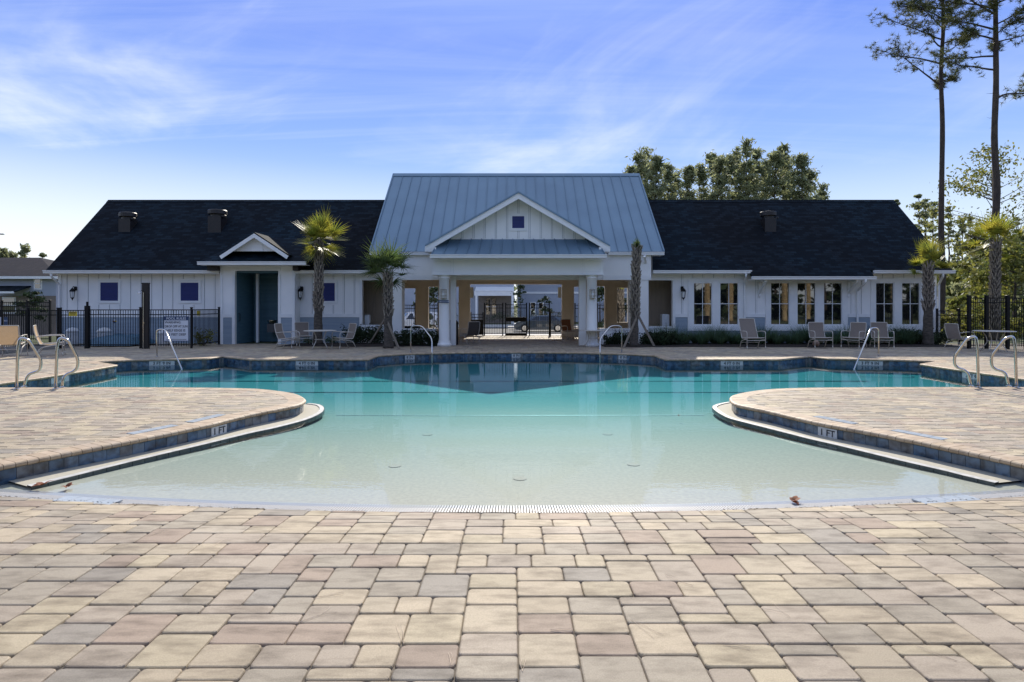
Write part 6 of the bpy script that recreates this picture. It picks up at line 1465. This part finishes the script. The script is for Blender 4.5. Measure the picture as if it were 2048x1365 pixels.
o = h2.location; mb = MB(); mb.box(xf(957, 74) - o.x, xf(1022, 74) - o.x, -.06, -.003, 0, Z(592, 74) + .6); mb.build('porch_wall', M['taupe'], h2)
mb = MB(); mb.box(xf(950, 73) - o.x, xf(1028, 73) - o.x, -2.2, -2.0, Z(592, 72) + .6, Z(582, 72) + .6); mb.slab([(xf(950, 72) - o.x, -2.25, Z(582, 72) + .61), (xf(1028, 72) - o.x, -2.25, Z(582, 72) + .61), (xf(1028, 72) - o.x, 0, Z(578, 72) + .9), (xf(950, 72) - o.x, 0, Z(578, 72) + .9)], .06); mb.build('porch_beam', M['trim'], h2)
for px in (953, 1025): mb = MB(); mb.box(xf(px, 72) - .12 - o.x, xf(px, 72) + .12 - o.x, -2.2, -1.96, 0, Z(592, 72) + .59); mb.build('porch_post', M['trim'], h2)
h3 = house(xf(1036, 80), xf(1330, 80), 80, Z(500, 80), Z(440, 80), 'long pale grey house across the road, right half of the gate view', 'farwall', 'shinglebrown', [(xf(1062, 80), xf(1070, 80), Z(630, 80), Z(606, 80)), (xf(1078, 80), xf(1086, 80), Z(630, 80), Z(606, 80))], hip=False)
o = h3.location; mb = MB(); mb.box(xf(1036, 80) - o.x, xf(1330, 80) - o.x, -.07, -.004, Z(588, 80) + .6, Z(584, 80) + .6); mb.build('band', M['trim'], h3)
h4 = house(xf(1920, 95), xf(2000, 95), 95, Z(576, 95), Z(566, 95), 'small pale house glimpsed through the trees beyond the right fence', 'farwall', 'shinglebrown', [], depth=8)
tree(xf(1042, 58), 60.5, Z(573, 60) + .6, 1.0, 'small twiggy street tree behind the gate', 'tree', 'leafdark', .35, 500, .13, 20, 160, .06, 'street_tree', shape='round')
tree(xf(1090, 60), 61, Z(588, 61) + .6, 0.75, 'small sunlit magnolia behind the parked sedan', 'tree', 'leafdark', .15, 600, .16, 16, 161, .06, 'street_tree', shape='round')
tree(xf(868, 45), 45, Z(575, 45) + .6, 1.6, 'bushy dark tree seen through the opening left of the left column', 'tree', 'leafdark', .1, 1800, .14, 22, 162, .06, 'street_tree', shape='round')
tree(xf(1200, 46), 46, Z(580, 46) + .6, 1.5, 'bushy dark tree seen through the opening right of the right column', 'tree', 'leafdark', .1, 1800, .14, 22, 163, .06, 'street_tree', shape='round')
tree(xf(1262, 46), 46, Z(585, 46) + .6, 1.3, 'dark shrubby tree seen through the rightmost breezeway opening', 'tree', 'leafdark', .1, 1500, .14, 20, 164, .06, 'street_tree', shape='round')
tree(xf(68, 34), 34, Z(588, 34) + .6, .8, 'small leafy magnolia before the neighbouring house', 'tree', 'leafdark', .3, 700, .12, 14, 165, .04, 'street_tree', shape='round')
palm(1240, 38, Z(575, 38), .25, .2, .05, 'sunlit palm trunk seen through the rightmost breezeway opening', ring(6, (10, 50), .5, .6, .5), seed=31, base_z=-.2)
for i, (px, D) in enumerate(((985, 58), (1000, 58.3), (1030, 58.6), (1075, 59), (1110, 59.4))): shrub(px, D + 3, 1.0, 1.0, 'low roadside shrub across the road, seen through the gate', 60 + i, n=500, group='roadside shrubs across the road')
lamp = empty('street_lamp', (xf(-22, 40), 40, 0), 'dark street lamp head reaching in at the left photo edge', 'street lamp'); mb = MB(); mb.tube([(0, 0, -.5), (0, 0, Z(470, 40) + .05)], [.09, .05], 8); mb.build('pole', M['black'], lamp)
mb = MB(); zz = Z(469, 40); mb.beam((0, 0, zz), (.95, 0, zz + .02), .06, .05); mb.raw([(.7, -.12, zz + .06), (1.0, -.05, zz + .0), (1.0, .05, zz + .0), (.7, .12, zz + .06), (.7, -.12, zz - .02), (1.0, -.05, zz - .03), (1.0, .05, zz - .03), (.7, .12, zz - .02)], [(0, 1, 2, 3), (7, 6, 5, 4), (0, 4, 5, 1), (1, 5, 6, 2), (2, 6, 7, 3), (3, 7, 4, 0)]); mb.build('lamp_head', M['black'], lamp)
# trees behind the camera, mirrored in the windows
for i in range(26):
    x = -60 + i * 4.8; tree(x, -16 - 2.0 * (i % 2), 9 + (i % 3), 4.2, 'tree standing behind the photographer', 'tree', 'leafdark', .04, 3200, .6, 34, 200 + i, .18, 'tree', shape='round', z=-.1, group='trees behind the photographer')
for i, x in enumerate((20.2, 22.6, 28.2, 30.6, 39.5)): palm(0, 1, 5.2, .26, .2, .2, '%s of the row of palms behind the photographer' % ('first', 'second', 'third', 'fourth', 'last')[i], ring(7, (0, 50), .5, .6, .6), seed=40 + i).location = (x, -9, 0)
# ------------------------------------------------------------------ litter on the paving
def dry_leaf(p, s, label, seed):
    rnd = random.Random(seed); mb = MB()
    for k in range(5):
        a = rnd.uniform(0, 2 * PI); d = Vector((math.cos(a), math.sin(a), rnd.uniform(.2, .9))); leaf_strip(mb, Vector((0, 0, .005)), d, Vector((0, 0, 1)), s * rnd.uniform(.6, 1.1), s * .55, 1.5, 4)
    o = mb.build('dry_leaf', M['leafdry']); o.location = p; tag(o, label, 'leaf')
def surf(px, py): p = gp(px, py, -.15); p = gp(px, py, fz(p.x, p.y)); p.z = fz(p.x, p.y) + .003; return p
p = gp(1588, 1003, -.18); p.z = -.183; dry_leaf(p, .11, 'curled orange-brown leaf lying on the right part of the drain grate', 1)
p = gp(84, 972, -.18); p.z = -.176; dry_leaf(p, .12, 'brown leaf at the far left end of the drain grate', 2)
p = gp(134, 973, -.18); p.z = -.19; dry_leaf(p, .10, 'reddish leaf in the shallow water right of the left drain corner', 3)
p = gp(1357, 832, -.2); p.z = -.197; dry_leaf(p, .05, 'small dark leaf floating near the right deck tongue', 4)
def straw(px, py, L, az, seed, label):
    rnd = random.Random(seed); p = surf(px, py); mb = MB()
    for k in range(2):
        a = az + rnd.uniform(-.25, .25); pts = [Vector((0, 0, .012))]; d = Vector((math.cos(a), math.sin(a), 0))
        for q in range(5): d = (d + Vector((-d.y, d.x, 0)) * rnd.uniform(-.25, .3)).normalized(); pts.append(pts[-1] + d * L / 5)
        for q in pts: q.z = .002 + .002 * rnd.random()
        mb.tube(pts, .0009, 4)
    o = mb.build('pine_straw', M['straw']); o.location = p; tag(o, label, 'pine needles')
for k, (px, py, L, az, lb) in enumerate([(808, 1290, .20, 1.7, 'near the bottom middle-left of the paving'), (635, 1196, .16, .3, 'on a pale paver left of the middle'), (1330, 1150, .22, -1.2, 'along the joint right of the middle'), (1262, 1240, .22, -1.1, 'in the joint below the middle right'), (590, 1250, .24, 1.1, 'in the slanting joint on the left'), (1580, 1235, .16, 1.9, 'on the pavers at the right'), (1915, 1325, .18, 2.1, 'near the lower right corner'), (1100, 1262, .14, .1, 'on the dark half-size paver in the middle'), (425, 1095, .16, 1.4, 'on the darker row at the left'), (1445, 1292, .14, -.2, 'lower right of the middle'), (290, 1075, .15, .8, 'upper left of the darker row'), (900, 1330, .10, 1.5, 'at the bottom edge left of the middle'), (1045, 1345, .10, 1.6, 'at the bottom edge in the middle')]):
    straw(px, py, L, az, k, 'pair of thin pine needles %s' % lb)
# dirt and chips gathered along the drain
mb = MB(); rnd = random.Random(5)
for _ in range(420):
    x = rnd.gauss(0, 1) * 1.3 + rnd.choice((-3.2, -3.6, 2.9, 3.7, .3)); x = max(-5.1, min(5.1, x)); y = trench_y(x) - .2 - abs(rnd.gauss(0, .02)); z = fz(x, y) + .004; s = rnd.uniform(.003, .012); a = rnd.uniform(0, PI); d = Vector((math.cos(a), math.sin(a), 0)) * s; e = Vector((-d.y, d.x, 0)) * .4
    c = Vector((x, y, z)); mb.raw([c - d, c + e, c + d, c - e, c + Vector((0, 0, .004))], [(0, 1, 4), (1, 2, 4), (2, 3, 4), (3, 0, 4)])
tag(mb.build('litter', M['mulch']), kind='stuff')
